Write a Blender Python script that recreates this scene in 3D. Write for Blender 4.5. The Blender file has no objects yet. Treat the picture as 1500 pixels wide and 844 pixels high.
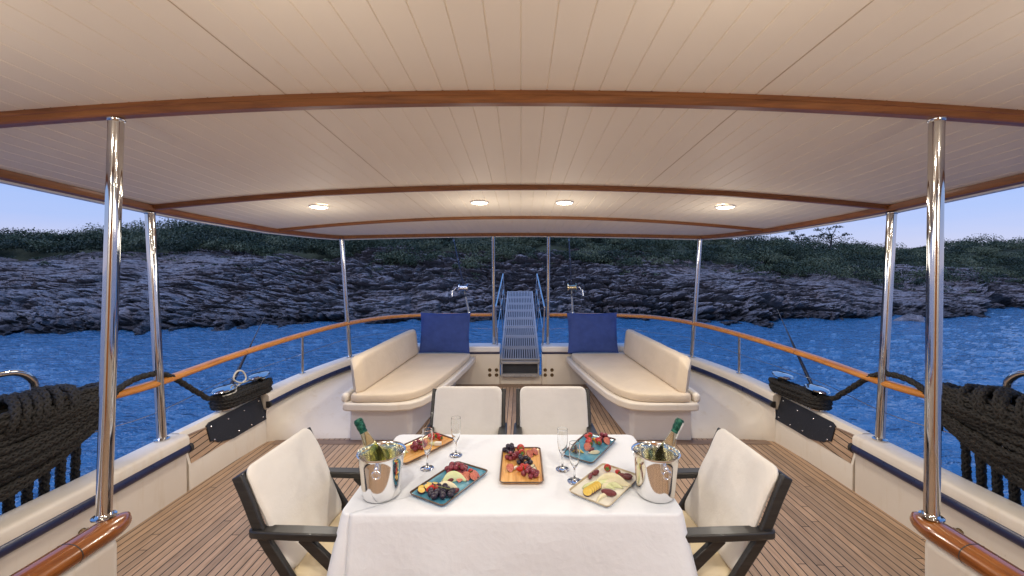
import bpy, math, random
import numpy as np
from mathutils import Vector, Matrix

random.seed(7)
rng = np.random.default_rng(11)
PI = math.pi
S = bpy.context.scene
COL = S.collection

# ------------------------------------------------------------------ helpers
WLOC = {}


def tag(o, label=None, cat=None, group=None, kind=None):
    if label: o['label'] = label
    if cat: o['category'] = cat
    if group: o['group'] = group
    if kind: o['kind'] = kind
    return o


def thing(name, label, cat, loc=(0, 0, 0), rotz=0, group=None):
    o = bpy.data.objects.new(name, None)
    o.empty_display_size = 0.05
    COL.objects.link(o)
    o.location = loc
    o.rotation_euler = (0, 0, rotz)
    WLOC[o.name] = Vector(loc)
    return tag(o, label, cat, group)


def tree_copy(o, parent=None):
    c = o.copy()
    COL.objects.link(c)
    if parent is not None:
        c.parent = parent
        c.matrix_parent_inverse = o.matrix_parent_inverse.copy()
    for ch in list(o.children):
        tree_copy(ch, c)
    return c


class MB:
    """collects shapes, builds ONE mesh object"""
    def __init__(s):
        s.vs = []; s.fs = []; s.uv = []; s.n = 0

    def add(s, verts, faces, uv=None):
        verts = np.asarray(verts, dtype=float).reshape(-1, 3)
        b = s.n
        s.vs.append(verts)
        s.fs.extend([tuple(int(i) + b for i in f) for f in faces])
        s.uv.append(np.zeros((len(verts), 2)) if uv is None else np.asarray(uv, dtype=float))
        s.n += len(verts)
        return s

    def box(s, x0, x1, y0, y1, z0, z1, M=None):
        v = [(x, y, z) for z in (z0, z1) for y in (y0, y1) for x in (x0, x1)]
        if M is not None: v = [tuple(M @ Vector(p)) for p in v]
        f = [(0, 2, 3, 1), (4, 5, 7, 6), (0, 1, 5, 4), (2, 6, 7, 3), (0, 4, 6, 2), (1, 3, 7, 5)]
        return s.add(v, f)

    def bar(s, a, b, w, h, up=(0, 0, 1)):
        """rectangular bar from a to b, w across, h along up"""
        a = Vector(a); b = Vector(b); d = (b - a).normalized(); up = Vector(up)
        sx = d.cross(up)
        if sx.length < 1e-5: sx = Vector((1, 0, 0))
        sx.normalize(); u = sx.cross(d)
        v = []
        for p in (a, b):
            for i, j in ((-1, -1), (1, -1), (1, 1), (-1, 1)):
                v.append(p + sx * (i * w / 2) + u * (j * h / 2))
        f = [(0, 1, 2, 3), (4, 7, 6, 5), (0, 4, 5, 1), (1, 5, 6, 2), (2, 6, 7, 3), (3, 7, 4, 0)]
        return s.add([tuple(p) for p in v], f)

    def sweep(s, path, prof, closed=False, caps=True, up=(0, 0, 1), pclosed=True, uvscale=1.0):
        """sweep a 2D profile (side, up) on a path; side = tangent x up. prof may be a function of the index"""
        P = np.asarray(path, dtype=float); n = len(P)
        T = np.zeros_like(P)
        if closed: T = np.roll(P, -1, 0) - np.roll(P, 1, 0)
        else:
            T[1:-1] = P[2:] - P[:-2]; T[0] = P[1] - P[0]; T[-1] = P[-1] - P[-2]
        T /= np.linalg.norm(T, axis=1)[:, None] + 1e-12
        U = np.array(up, dtype=float)
        sd = np.cross(T, U); sd /= np.linalg.norm(sd, axis=1)[:, None] + 1e-12
        uu = np.cross(sd, T)
        verts = []
        for i in range(n):
            pr = prof(i) if callable(prof) else prof
            for a, b in pr:
                verts.append(P[i] + sd[i] * a + uu[i] * b)
        m = len(verts) // n
        f = []
        rows = n if closed else n - 1
        cols = m if pclosed else m - 1
        for i in range(rows):
            for j in range(cols):
                i2 = (i + 1) % n; j2 = (j + 1) % m
                f.append((i * m + j, i * m + j2, i2 * m + j2, i2 * m + j))
        if caps and not closed and pclosed:
            f.append(tuple(range(m - 1, -1, -1))); f.append(tuple((n - 1) * m + j for j in range(m)))
        return s.add(verts, f)

    def tube(s, path, r, n=10, closed=False, caps=True):
        P = np.asarray(path, dtype=float); k = len(P)
        R = np.full(k, r, dtype=float) if np.isscalar(r) else np.asarray(r, dtype=float)
        if closed: T = np.roll(P, -1, 0) - np.roll(P, 1, 0)
        else:
            T = np.zeros_like(P)
            T[1:-1] = P[2:] - P[:-2]; T[0] = P[1] - P[0]; T[-1] = P[-1] - P[-2]
        T /= np.linalg.norm(T, axis=1)[:, None] + 1e-12
        N = frames(T)
        B = np.cross(T, N)
        a = np.linspace(0, 2 * PI, n, endpoint=False)
        ca = np.cos(a)[None, :, None]; sa = np.sin(a)[None, :, None]
        V = P[:, None, :] + R[:, None, None] * (N[:, None, :] * ca + B[:, None, :] * sa)
        f = []
        for i in range(k if closed else k - 1):
            i2 = (i + 1) % k
            for j in range(n):
                j2 = (j + 1) % n
                f.append((i * n + j, i * n + j2, i2 * n + j2, i2 * n + j))
        if caps and not closed:
            f.append(tuple(range(n - 1, -1, -1))); f.append(tuple((k - 1) * n + j for j in range(n)))
        L = np.concatenate([[0], np.cumsum(np.linalg.norm(np.diff(P, axis=0), axis=1))])
        uv = np.stack([np.repeat(L, n), np.tile(a / (2 * PI), k)], 1)
        return s.add(V.reshape(-1, 3), f, uv)

    def lathe(s, prof, n=24, M=None, sweep=2 * PI):
        """prof: list of (r, z)"""
        full = abs(sweep - 2 * PI) < 1e-6
        a = np.linspace(0, sweep, n, endpoint=not full)
        v = []
        for r, z in prof:
            for t in a: v.append((r * math.cos(t), r * math.sin(t), z))
        if M is not None: v = [tuple(M @ Vector(p)) for p in v]
        f = []
        for i in range(len(prof) - 1):
            for j in range(n if full else n - 1):
                j2 = (j + 1) % n
                f.append((i * n + j, i * n + j2, (i + 1) * n + j2, (i + 1) * n + j))
        return s.add(v, f)

    def ell(s, c, rx, ry=None, rz=None, n=12, m=8, M=None):
        ry = ry or rx; rz = rz or rx
        v = []
        for i in range(m + 1):
            t = PI * i / m
            for j in range(n):
                p = 2 * PI * j / n
                v.append(Vector((rx * math.sin(t) * math.cos(p), ry * math.sin(t) * math.sin(p), rz * math.cos(t))))
        if M is not None: v = [M @ p for p in v]
        v = [tuple(p + Vector(c)) for p in v]
        f = []
        for i in range(m):
            for j in range(n):
                j2 = (j + 1) % n
                f.append((i * n + j, (i + 1) * n + j, (i + 1) * n + j2, i * n + j2))
        return s.add(v, f)

    def prism(s, poly, z0, z1, M=None):
        n = len(poly)
        v = [(x, y, z0) for x, y in poly] + [(x, y, z1) for x, y in poly]
        if M is not None: v = [tuple(M @ Vector(p)) for p in v]
        f = [tuple(range(n - 1, -1, -1)), tuple(range(n, 2 * n))]
        f += [(i, (i + 1) % n, n + (i + 1) % n, n + i) for i in range(n)]
        return s.add(v, f)

    def grid(s, V):
        """V: (rows, cols, 3)"""
        V = np.asarray(V, dtype=float); r, c = V.shape[:2]
        f = [(i * c + j, i * c + j + 1, (i + 1) * c + j + 1, (i + 1) * c + j) for i in range(r - 1) for j in range(c - 1)]
        return s.add(V.reshape(-1, 3), f)

    def build(s, name, mat, parent=None, smooth=35, bevel=0, loc=None, seg=2, solid=0, sub=0):
        V = np.concatenate(s.vs) if s.vs else np.zeros((0, 3))
        off = Vector((0, 0, 0))
        if parent is not None: off = WLOC.get(parent.name, Vector((0, 0, 0)))
        elif loc is not None: off = Vector(loc)
        V = V - np.array(off)
        me = bpy.data.meshes.new(name)
        me.from_pydata([tuple(p) for p in V], [], s.fs)
        UV = np.concatenate(s.uv)
        if UV.any():
            l = me.uv_layers.new(name='UVMap')
            idx = np.empty(len(me.loops), dtype=np.int32); me.loops.foreach_get('vertex_index', idx)
            l.data.foreach_set('uv', UV[idx].astype(np.float32).ravel())
        me.materials.append(mat)
        o = bpy.data.objects.new(name, me)
        COL.objects.link(o)
        if parent is not None:
            o.parent = parent; WLOC[o.name] = off
        else:
            o.location = off; WLOC[o.name] = off
        if smooth:
            me.polygons.foreach_set('use_smooth', [True] * len(me.polygons))
            me.set_sharp_from_angle(angle=math.radians(smooth))
        if solid:
            m = o.modifiers.new('solid', 'SOLIDIFY'); m.thickness = solid; m.offset = 0
        if bevel:
            m = o.modifiers.new('bevel', 'BEVEL'); m.width = bevel; m.segments = seg; m.limit_method = 'ANGLE'
            m.angle_limit = math.radians(40)
            m.harden_normals = False
        if sub:
            m = o.modifiers.new('sub', 'SUBSURF'); m.levels = sub; m.render_levels = sub
        me.update()
        return o


def frames(T):
    k = len(T)
    N = np.zeros_like(T)
    a = np.array([0, 0, 1.0]) if abs(T[0][2]) < .9 else np.array([1.0, 0, 0])
    n = a - T[0] * np.dot(a, T[0]); N[0] = n / np.linalg.norm(n)
    for i in range(1, k):
        n = N[i - 1] - T[i] * np.dot(N[i - 1], T[i])
        N[i] = n / (np.linalg.norm(n) + 1e-12)
    return N


def smooth_path(pts, n=60, closed=False):
    """Catmull-Rom through pts, n samples evenly in arc length"""
    P = np.asarray(pts, dtype=float)
    if closed: Q = np.concatenate([P[-1:], P, P[:2]])
    else: Q = np.concatenate([2 * P[:1] - P[1:2], P, 2 * P[-1:] - P[-2:-1]])
    out = []
    for i in range(1, len(Q) - 2):
        for t in np.linspace(0, 1, 16, endpoint=False):
            p0, p1, p2, p3 = Q[i - 1], Q[i], Q[i + 1], Q[i + 2]
            out.append(.5 * (2 * p1 + (p2 - p0) * t + (2 * p0 - 5 * p1 + 4 * p2 - p3) * t * t + (3 * p1 - p0 - 3 * p2 + p3) * t ** 3))
    out.append(Q[-2])
    out = np.array(out)
    L = np.concatenate([[0], np.cumsum(np.linalg.norm(np.diff(out, axis=0), axis=1))])
    if closed: q = np.linspace(0, L[-1], n, endpoint=False)
    else: q = np.linspace(0, L[-1], n)
    return np.stack([np.interp(q, L, out[:, k]) for k in range(3)], 1)


def plait(mb, path, R=.021, pitch=.15, closed=False, sides=5, ds=.0125):
    """eight-strand plaited rope on a path"""
    P = np.asarray(path, dtype=float)
    L = np.concatenate([[0], np.cumsum(np.linalg.norm(np.diff(P, axis=0), axis=1))])
    n = max(8, int(L[-1] / ds))
    q = np.linspace(0, L[-1], n)
    P = np.stack([np.interp(q, L, P[:, k]) for k in range(3)], 1)
    T = np.gradient(P, axis=0); T /= np.linalg.norm(T, axis=1)[:, None] + 1e-12
    N = frames(T); B = np.cross(T, N)
    for hand in (1, -1):
        for i in range(4):
            th = hand * (2 * PI * q / pitch) + i * PI / 2 + (PI / 4 if hand < 0 else 0)
            rad = R * (.62 + .14 * hand * np.cos(4 * 2 * PI * q / pitch * 1.0 + i * PI))
            C = P + N * (rad * np.cos(th))[:, None] + B * (rad * np.sin(th))[:, None]
            mb.tube(C, R * .42, n=sides, caps=True)
    return mb


# numpy value noise ---------------------------------------------------------
def _h(ix, iy, iz, seed):
    h = (ix.astype(np.int64) * 374761393 + iy.astype(np.int64) * 668265263 + iz.astype(np.int64) * 2147483647 + seed * 1442695041) & 0xFFFFFFFF
    h = ((h ^ (h >> 13)) * 1274126177) & 0xFFFFFFFF
    h = ((h ^ (h >> 16)) * 2246822519) & 0xFFFFFFFF
    return ((h ^ (h >> 15)) & 0xFFFFFF) / float(0xFFFFFF)


def vnoise(x, y, z, seed=0):
    ix = np.floor(x); iy = np.floor(y); iz = np.floor(z)
    fx = x - ix; fy = y - iy; fz = z - iz
    fx = fx * fx * (3 - 2 * fx); fy = fy * fy * (3 - 2 * fy); fz = fz * fz * (3 - 2 * fz)
    r = 0
    for a in (0, 1):
        for b in (0, 1):
            for c in (0, 1):
                w = (fx if a else 1 - fx) * (fy if b else 1 - fy) * (fz if c else 1 - fz)
                r = r + w * _h(ix + a, iy + b, iz + c, seed)
    return r * 2 - 1


def fbm(x, y, z, o=4, seed=0):
    s = 0; a = 1; t = 0
    for k in range(o):
        s = s + a * vnoise(x, y, z, seed + k * 17); t += a
        x = x * 2.03; y = y * 2.03; z = z * 2.03; a *= .5
    return s / t


# ------------------------------------------------------------------ materials
class NT:
    def __init__(s, mat):
        s.t = mat.node_tree; s.n = s.t.nodes; s.l = s.t.links

    def node(s, typ, **kw):
        n = s.n.new(typ)
        for k, v in kw.items():
            if k.startswith('in_'):
                key = k[3:]
                key = int(key) if key.isdigit() else key.replace('_', ' ')
                n.inputs[key].default_value = v
            else: setattr(n, k, v)
        return n

    def link(s, a, b): s.l.new(a, b)

    def math(s, op, a, b=None, c=None):
        n = s.n.new('ShaderNodeMath'); n.operation = op
        for i, x in enumerate((a, b, c)):
            if x is None: continue
            if isinstance(x, (int, float)): n.inputs[i].default_value = x
            else: s.l.new(x, n.inputs[i])
        return n.outputs[0]

    def mix(s, fac, a, b, blend='MIX'):
        n = s.n.new('ShaderNodeMix'); n.data_type = 'RGBA'; n.blend_type = blend
        for i, x in ((0, fac), (6, a), (7, b)):
            if isinstance(x, (int, float)): n.inputs[i].default_value = x
            elif isinstance(x, tuple): n.inputs[i].default_value = (*x[:3], 1)
            else: s.l.new(x, n.inputs[i])
        return n.outputs[2]

    def ramp(s, fac, stops):
        n = s.n.new('ShaderNodeValToRGB'); cr = n.color_ramp
        while len(cr.elements) < len(stops): cr.elements.new(.5)
        for e, (p, c) in zip(cr.elements, stops):
            e.position = p; e.color = (*c, 1) if isinstance(c, tuple) else (c, c, c, 1)
        s.l.new(fac, n.inputs[0])
        return n.outputs[0]

    def noise(s, scale, detail=4, rough=.55, vec=None, dist=0):
        n = s.n.new('ShaderNodeTexNoise'); n.inputs['Scale'].default_value = scale
        n.inputs['Detail'].default_value = detail; n.inputs['Roughness'].default_value = rough
        n.inputs['Distortion'].default_value = dist
        if vec is not None: s.l.new(vec, n.inputs['Vector'])
        return n.outputs[0]

    def coord(s, which='Object', scale=None):
        n = s.n.new('ShaderNodeTexCoord'); o = n.outputs[which]
        if scale is not None:
            m = s.n.new('ShaderNodeMapping'); m.inputs['Scale'].default_value = scale
            s.l.new(o, m.inputs[0]); o = m.outputs[0]
        return o

    def bump(s, h, strength=.3, dist=.01, normal=None):
        n = s.n.new('ShaderNodeBump'); n.inputs['Strength'].default_value = strength
        n.inputs['Distance'].default_value = dist
        s.l.new(h, n.inputs['Height'])
        if normal is not None: s.l.new(normal, n.inputs['Normal'])
        return n.outputs[0]


def mat(name, col=(.8, .8, .8), rough=.5, metal=0, spec=.5, coat=0, **kw):
    m = bpy.data.materials.new(name); m.use_nodes = True
    b = m.node_tree.nodes['Principled BSDF']
    b.inputs['Base Color'].default_value = (*col, 1)
    b.inputs['Roughness'].default_value = rough
    b.inputs['Metallic'].default_value = metal
    b.inputs['Specular IOR Level'].default_value = spec
    b.inputs['Coat Weight'].default_value = coat
    b.inputs['Coat Roughness'].default_value = .06
    for k, v in kw.items():
        b.inputs[k.replace('_', ' ')].default_value = v
    return m, NT(m), b


def mottled(name, c1, c2, scale=8, rough=.5, rvar=.1, bump=0, bscale=60, bdist=.002, metal=0, coat=0, spec=.5, stretch=None, detail=4):
    m, t, b = mat(name, c1, rough, metal, spec, coat)
    v = t.coord('Object', stretch)
    n = t.noise(scale, detail, .6, v)
    t.link(t.ramp(n, [(.3, c1), (.7, c2)]), b.inputs['Base Color'])
    if rvar:
        n2 = t.noise(scale * 2.3, 5, .6, v)
        t.link(t.math('ADD', t.math('MULTIPLY', n2, rvar * 2), rough - rvar), b.inputs['Roughness'])
    if bump:
        n3 = t.noise(bscale, 4, .6, v)
        t.link(t.bump(n3, bump, bdist), b.inputs['Normal'])
    return m


def make_wood(name, c1, c2, c3, axis=1, rough=.3, coat=0.0, scale=1.0):
    m, t, b = mat(name, c1, rough, 0, .5, coat)
    st = [14 * scale, 14 * scale, 14 * scale]; st[axis] = 1.1 * scale
    v = t.coord('Object', tuple(st))
    n = t.noise(2.2, 6, .65, v, 1.2)
    c = t.ramp(n, [(.28, c1), (.5, c2), (.72, c3)])
    st2 = [60 * scale] * 3; st2[axis] = 2.5 * scale
    n2 = t.noise(2, 3, .6, t.coord('Object', tuple(st2)))
    c = t.mix(.35, c, t.ramp(n2, [(.35, .35), (.65, 1.0)]), 'MULTIPLY')
    t.link(c, b.inputs['Base Color'])
    t.link(t.bump(n2, .12, .001), b.inputs['Normal'])
    return m


M = {}
def m_gel():
    m, t, b = mat('cream_gelcoat', (.7, .63, .54), .42, 0, .5)
    v = t.coord('Object')
    n = t.noise(1.8, 5, .6, v)
    c = t.ramp(n, [(.3, (.69, .625, .54)), (.7, (.75, .69, .605))])
    st = t.noise(3.0, 6, .7, t.coord('Object', (3, 3, .35)))
    c = t.mix(t.ramp(st, [(.55, 0.0), (.75, .55)]), c, (.60, .49, .34))
    sp = t.noise(38, 4, .7, v)
    c = t.mix(t.ramp(sp, [(.68, 0.0), (.76, .35)]), c, (.35, .29, .23))
    t.link(c, b.inputs['Base Color'])
    t.link(t.math('ADD', t.math('MULTIPLY', st, .3), .28), b.inputs['Roughness'])
    t.link(t.bump(t.noise(9, 3, .5, v), .04, .004), b.inputs['Normal'])
    return m


M['gel'] = m_gel()
M['gelold'] = mottled('cream_gelcoat_plain', (.70, .63, .54), (.75, .68, .59), 1.8, .42, .08, .03, 12, .003)
M['gelwhite'] = mottled('white_gelcoat', (.68, .665, .665), (.73, .715, .715), 2.5, .36, .06, .02, 10, .003)
M['ceil'] = mottled('ceiling_paint', (.80, .71, .59), (.83, .745, .625), 1.2, .62, .04, .02, 20, .002, spec=.25)
M['varnish'] = make_wood('varnished_teak', (.36, .12, .012), (.56, .21, .028), (.66, .29, .05), 1, .3, .35)
M['varnish_dark'] = make_wood('dark_varnished_teak', (.15, .038, .007), (.26, .080, .014), (.36, .13, .028), 1, .2, .8)
M['varnish_x'] = make_wood('varnished_teak_cross', (.30, .075, .010), (.50, .155, .022), (.62, .23, .042), 0, .22, 1.0)
M['beam'] = make_wood('beam_wood', (.16, .053, .014), (.25, .090, .024), (.33, .13, .036), 0, .45, .1)
M['trim'] = make_wood('trim_wood', (.16, .053, .014), (.25, .090, .024), (.33, .13, .036), 1, .45, .1)
M['dark'] = make_wood('dark_stained_wood', (.009, .008, .008), (.017, .016, .016), (.032, .029, .028), 1, .42, .1, 1.4)
M['steel'] = mottled('polished_steel', (.63, .62, .61), (.56, .55, .54), 5, .07, .03, 0, metal=1.0)
M['rodgrip'] = mottled('rod_grip', (.16, .17, .20), (.26, .27, .31), 30, .4, .1, metal=.4)
M['bucket'] = mottled('bucket_steel', (.88, .87, .86), (.82, .81, .80), 9, .10, .03, 0, metal=1.0)
M['steel2'] = mottled('brushed_steel', (.62, .62, .63), (.55, .55, .57), 9, .22, .08, 0, metal=1.0)
M['navy'] = mottled('navy_rubber', (.010, .014, .05), (.016, .022, .075), 14, .3, .1, .1, 90)
M['jointstrip'] = mat('ceiling_joint', (.52, .40, .28), .6)[0]
M['seam'] = mat('dark_joint', (.02, .018, .016), .6)[0]
M['bench'] = mottled('bench_fabric', (.64, .535, .41), (.71, .60, .47), 3, .85, .05, .35, 14, .012, spec=.2)
M['chairwhite'] = mottled('chair_fabric', (.71, .68, .64), (.79, .76, .72), 4, .85, .05, .35, 18, .008, spec=.2)
M['chairseat'] = mottled('seat_fabric', (.66, .55, .36), (.72, .62, .45), 6, .85, .05, .25, 300, .0012, spec=.2)
M['bluefab'] = mottled('blue_fabric', (.028, .052, .20), (.042, .075, .27), 7, .8, .05, .4, 16, .014, spec=.25)
M['rope'] = mottled('black_rope', (.010, .009, .008), (.022, .019, .016), 30, .7, .1, .3, 500, .001, spec=.4)
M['cord'] = mottled('pale_cord', (.6, .57, .5), (.7, .66, .6), 30, .7, .05, .2, 300, .001)
M['alu'] = mottled('gangway_alloy', (.36, .345, .345), (.29, .28, .28), 6, .5, .1, .1, 60, .001, metal=.1)
M['slotshade'] = mottled('slot_shadow', (.02, .022, .03), (.03, .032, .04), 8, .6, .1)  # near-black colour that stands in for shade in slots and hinge frame
M['brass'] = mottled('bronze_fitting', (.12, .08, .04), (.20, .14, .08), 40, .35, .1, metal=.9)
M['graphite'] = mottled('rod_blank', (.012, .016, .035), (.02, .026, .055), 9, .25, .08)
M['gold'] = mottled('reel_metal', (.62, .52, .30), (.7, .62, .42), 20, .22, .08, metal=1.0)

# teak deck ---------------------------------------------------------------
def teak(name, pitch=.0525, axis=1, sw=.0034):
    m, t, b = mat(name, (.3, .2, .14), .62, 0, .35)
    sep = t.node('ShaderNodeSeparateXYZ'); t.link(t.coord('Object'), sep.inputs[0])
    x = sep.outputs[0 if axis == 1 else 1]; y = sep.outputs[1 if axis == 1 else 0]
    u = t.math('DIVIDE', x, pitch)
    idx = t.math('FLOOR', u); fr = t.math('SUBTRACT', u, idx)
    wn = t.node('ShaderNodeTexWhiteNoise', noise_dimensions='1D'); t.link(idx, wn.inputs['W'])
    yo = t.math('ADD', t.math('DIVIDE', y, 2.3), t.math('MULTIPLY', wn.outputs[0], 7.3))
    yi = t.math('FLOOR', yo); yf = t.math('SUBTRACT', yo, yi)
    wn2 = t.node('ShaderNodeTexWhiteNoise', noise_dimensions='2D')
    cx = t.node('ShaderNodeCombineXYZ'); t.link(idx, cx.inputs[0]); t.link(yi, cx.inputs[1]); t.link(cx.outputs[0], wn2.inputs['Vector'])
    d = t.math('ABSOLUTE', t.math('SUBTRACT', fr, .5))
    seam = t.math('GREATER_THAN', d, .5 - sw / pitch)
    butt = t.math('LESS_THAN', yf, .0022)
    seam = t.math('MAXIMUM', seam, butt)
    sc = (26, 2.0, 26) if axis == 1 else (2.0, 26, 26)
    ofs = t.node('ShaderNodeVectorMath', operation='ADD')
    t.link(t.coord('Object', sc), ofs.inputs[0])
    sc3 = t.node('ShaderNodeVectorMath', operation='SCALE'); t.link(wn2.outputs[1], sc3.inputs[0]); sc3.inputs['Scale'].default_value = 30
    t.link(sc3.outputs[0], ofs.inputs[1])
    g = t.noise(2.4, 6, .65, ofs.outputs[0], .8)
    c = t.ramp(g, [(.25, (.27, .178, .115)), (.5, (.42, .295, .20)), (.78, (.54, .395, .285))])
    tone = t.ramp(wn2.outputs[0], [(0, (.78, .76, .74)), (.5, (1, .97, .94)), (1, (1.12, 1.06, 1.0))])
    c = t.mix(1, c, tone, 'MULTIPLY')
    big = t.noise(.9, 5, .6, t.coord('Object'))
    c = t.mix(t.math('MULTIPLY', t.ramp(big, [(.45, 0.0), (.75, 1.0)]), .35), c, (.33, .26, .21))
    c = t.mix(seam, c, (.006, .005, .005))
    t.link(c, b.inputs['Base Color'])
    t.link(t.math('SUBTRACT', .66, t.math('MULTIPLY', g, .16)), b.inputs['Roughness'])
    h = t.math('SUBTRACT', t.math('MULTIPLY', g, .35), seam)
    t.link(t.bump(h, .35, .002), b.inputs['Normal'])
    return m


M['teak'] = teak('weathered_teak_planks')
M['teakmargin'] = make_wood('teak_margin', (.22, .14, .095), (.30, .205, .145), (.37, .26, .19), 0, .6, 0)

# tablecloth -----------------------------------------------------------------
def m_cloth():
    m, t, b = mat('white_tablecloth', (.75, .78, .84), .8, 0, .2)
    v = t.coord('Object')
    w = t.node('ShaderNodeTexVoronoi'); w.inputs['Scale'].default_value = 34; t.link(v, w.inputs['Vector'])
    n = t.noise(9, 5, .6, v, .8); n2 = t.noise(70, 3, .6, v)
    h = t.math('ADD', t.math('MULTIPLY', n, 1.0), t.math('ADD', t.math('MULTIPLY', w.outputs[0], .28), t.math('MULTIPLY', n2, .12)))
    t.link(t.bump(h, .42, .008), b.inputs['Normal'])
    b.inputs['Sheen Weight'].default_value = .2
    return m


M['cloth'] = m_cloth()


def m_plate():
    m, t, b = mat('black_chafe_board', (.012, .013, .018), .5)
    v = t.coord('Object')
    n = t.noise(60, 6, .75, v); n2 = t.noise(5, 3, .6, v)
    sp = t.ramp(n, [(.60, 0.0), (.70, .8)])
    c = t.mix(t.math('MULTIPLY', sp, n2), (.011, .012, .017), (.13, .13, .15))
    t.link(c, b.inputs['Base Color'])
    t.link(t.bump(n, .4, .003), b.inputs['Normal'])
    return m


M['plate'] = m_plate()


def m_glass(name, col=(1, 1, 1), ior=1.45, rough=0.0):
    m, t, b = mat(name, col, rough)
    b.inputs['Transmission Weight'].default_value = 1; b.inputs['IOR'].default_value = ior
    return m


M['glass'] = m_glass('clear_glass', (.98, .99, .99))
M['bottle'] = m_glass('olive_bottle_glass', (.95, .96, .66), 1.12, .01)
M['bottleclear'] = m_glass('pale_bottle_glass', (.96, .97, .80), 1.12, .01)
M['foil'] = mottled('green_foil', (.004, .045, .032), (.012, .12, .08), 55, .28, .1, .9, 70, .006, metal=.5)
M['foilwhite'] = mottled('pale_foil', (.65, .68, .66), (.78, .8, .78), 60, .3, .1, .6, 140, .003, metal=.3)


def m_lamp():
    m = bpy.data.materials.new('lamp_diffuser'); m.use_nodes = True
    t = NT(m); t.n.clear()
    e = t.node('ShaderNodeEmission'); e.inputs[0].default_value = (1, .86, .62, 1); e.inputs[1].default_value = 26
    o = t.node('ShaderNodeOutputMaterial'); t.link(e.outputs[0], o.inputs[0])
    return m


M['lamp'] = m_lamp()

# trays and fruit
M['traybl'] = mottled('blue_glaze', (.04, .20, .34), (.12, .38, .52), 26, .18, .06, .1, 60, coat=.6)
def m_woodtray():
    m, t, b = mat('timber_print_glaze', (.6, .3, .1), .25, 0, .5, .5)
    v = t.coord('Object', (34, 2.2, 8))
    n = t.noise(1.5, 4, .6, v, .6)
    t.link(t.ramp(n, [(.3, (.50, .21, .045)), (.5, (.74, .39, .11)), (.7, (.82, .50, .19))]), b.inputs['Base Color'])
    return m


M['traywood'] = m_woodtray()
M['traycream'] = mottled('cream_glaze', (.72, .70, .62), (.79, .77, .70), 14, .2, .05, 0, coat=.5)
M['trayrim'] = mottled('brown_glaze_rim', (.07, .035, .018), (.13, .07, .035), 30, .3, .08)
M['trayrim2'] = mottled('tan_glaze_rim', (.40, .31, .19), (.52, .44, .30), 30, .3, .08)
M['blackgrape'] = mottled('black_grape_skin', (.012, .009, .02), (.035, .025, .05), 90, .28, .12)
M['redgrape'] = mottled('red_grape_skin', (.16, .018, .035), (.28, .05, .07), 90, .25, .1)
M['strawberry'] = mottled('strawberry_flesh', (.42, .012, .010), (.55, .035, .02), 60, .3, .08, .5, 260, .003)
M['leafgreen'] = mottled('fruit_leaf', (.05, .16, .03), (.10, .24, .05), 60, .5, .1)
M['figskin'] = mottled('fig_skin', (.05, .018, .04), (.10, .04, .06), 40, .5, .1)
M['figflesh'] = mottled('fig_flesh', (.46, .055, .05), (.62, .26, .17), 160, .4, .08, .4, 300, .002)
M['melon'] = mottled('melon_flesh', (.62, .68, .32), (.72, .74, .48), 40, .35, .08)
M['cream'] = mottled('pale_fruit_flesh', (.74, .68, .44), (.80, .75, .56), 40, .4, .08)
M['yellow'] = mottled('yellow_plum_flesh', (.66, .43, .06), (.76, .58, .17), 60, .35, .08)
M['date'] = mottled('dark_red_date', (.10, .012, .018), (.20, .035, .04), 110, .35, .1, .7, 220, .004)
M['stem'] = mottled('stem_green', (.16, .2, .05), (.22, .25, .08), 40, .6, .1)
M['cheese'] = mottled('white_cheese', (.78, .74, .64), (.82, .79, .7), 40, .6, .05)

# rock, scrub, water -----------------------------------------------------------
def m_rock():
    m, t, b = mat('layered_shore_rock', (.2, .17, .15), .82, 0, .3)
    v = t.coord('Object')
    warp = t.noise(.35, 4, .6, v)
    w2 = t.node('ShaderNodeVectorMath', operation='ADD'); t.link(v, w2.inputs[0])
    cb = t.node('ShaderNodeCombineXYZ'); t.link(t.math('MULTIPLY', warp, 2.2), cb.inputs[2]); t.link(cb.outputs[0], w2.inputs[1])
    mp = t.node('ShaderNodeMapping'); mp.inputs['Scale'].default_value = (.5, .6, 5.5); mp.inputs['Rotation'].default_value = (0, .12, 0)
    t.link(w2.outputs[0], mp.inputs[0])
    st = t.noise(1.5, 7, .65, mp.outputs[0])
    big = t.noise(.5, 5, .6, v)
    fine = t.noise(5, 6, .7, v)
    c = t.ramp(st, [(.28, (.17, .148, .15)), (.45, (.31, .28, .28)), (.6, (.40, .37, .36)), (.78, (.52, .49, .48))])
    c = t.mix(t.ramp(big, [(.35, 0.0), (.65, .6)]), c, (.27, .18, .145))
    c = t.mix(t.ramp(fine, [(.38, .42), (.56, 0.0)]), c, (.10, .09, .095))  # crevice shade put into the colour at the lows of the fine noise
    sep = t.node('ShaderNodeSeparateXYZ'); t.link(v, sep.inputs[0])
    zz = t.math('ADD', sep.outputs[2], t.math('MULTIPLY', warp, .9))
    wet = t.ramp(t.math('MULTIPLY', t.math('ADD', zz, 2.2), .5), [(.30, .9), (.85, 0.0)])
    c = t.mix(wet, c, (.03, .026, .026))
    t.link(c, b.inputs['Base Color'])
    vo = t.node('ShaderNodeTexVoronoi', feature='DISTANCE_TO_EDGE'); vo.inputs['Scale'].default_value = 1.6; t.link(mp.outputs[0], vo.inputs['Vector'])
    cr = t.ramp(vo.outputs[0], [(0, 0.0), (.08, 1.0)])
    h = t.math('ADD', t.math('MULTIPLY', st, 1.3), t.math('ADD', t.math('MULTIPLY', fine, .5), t.math('MULTIPLY', cr, .25)))
    t.link(t.bump(h, .9, .28), b.inputs['Normal'])
    return m


M['rock'] = m_rock()


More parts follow.
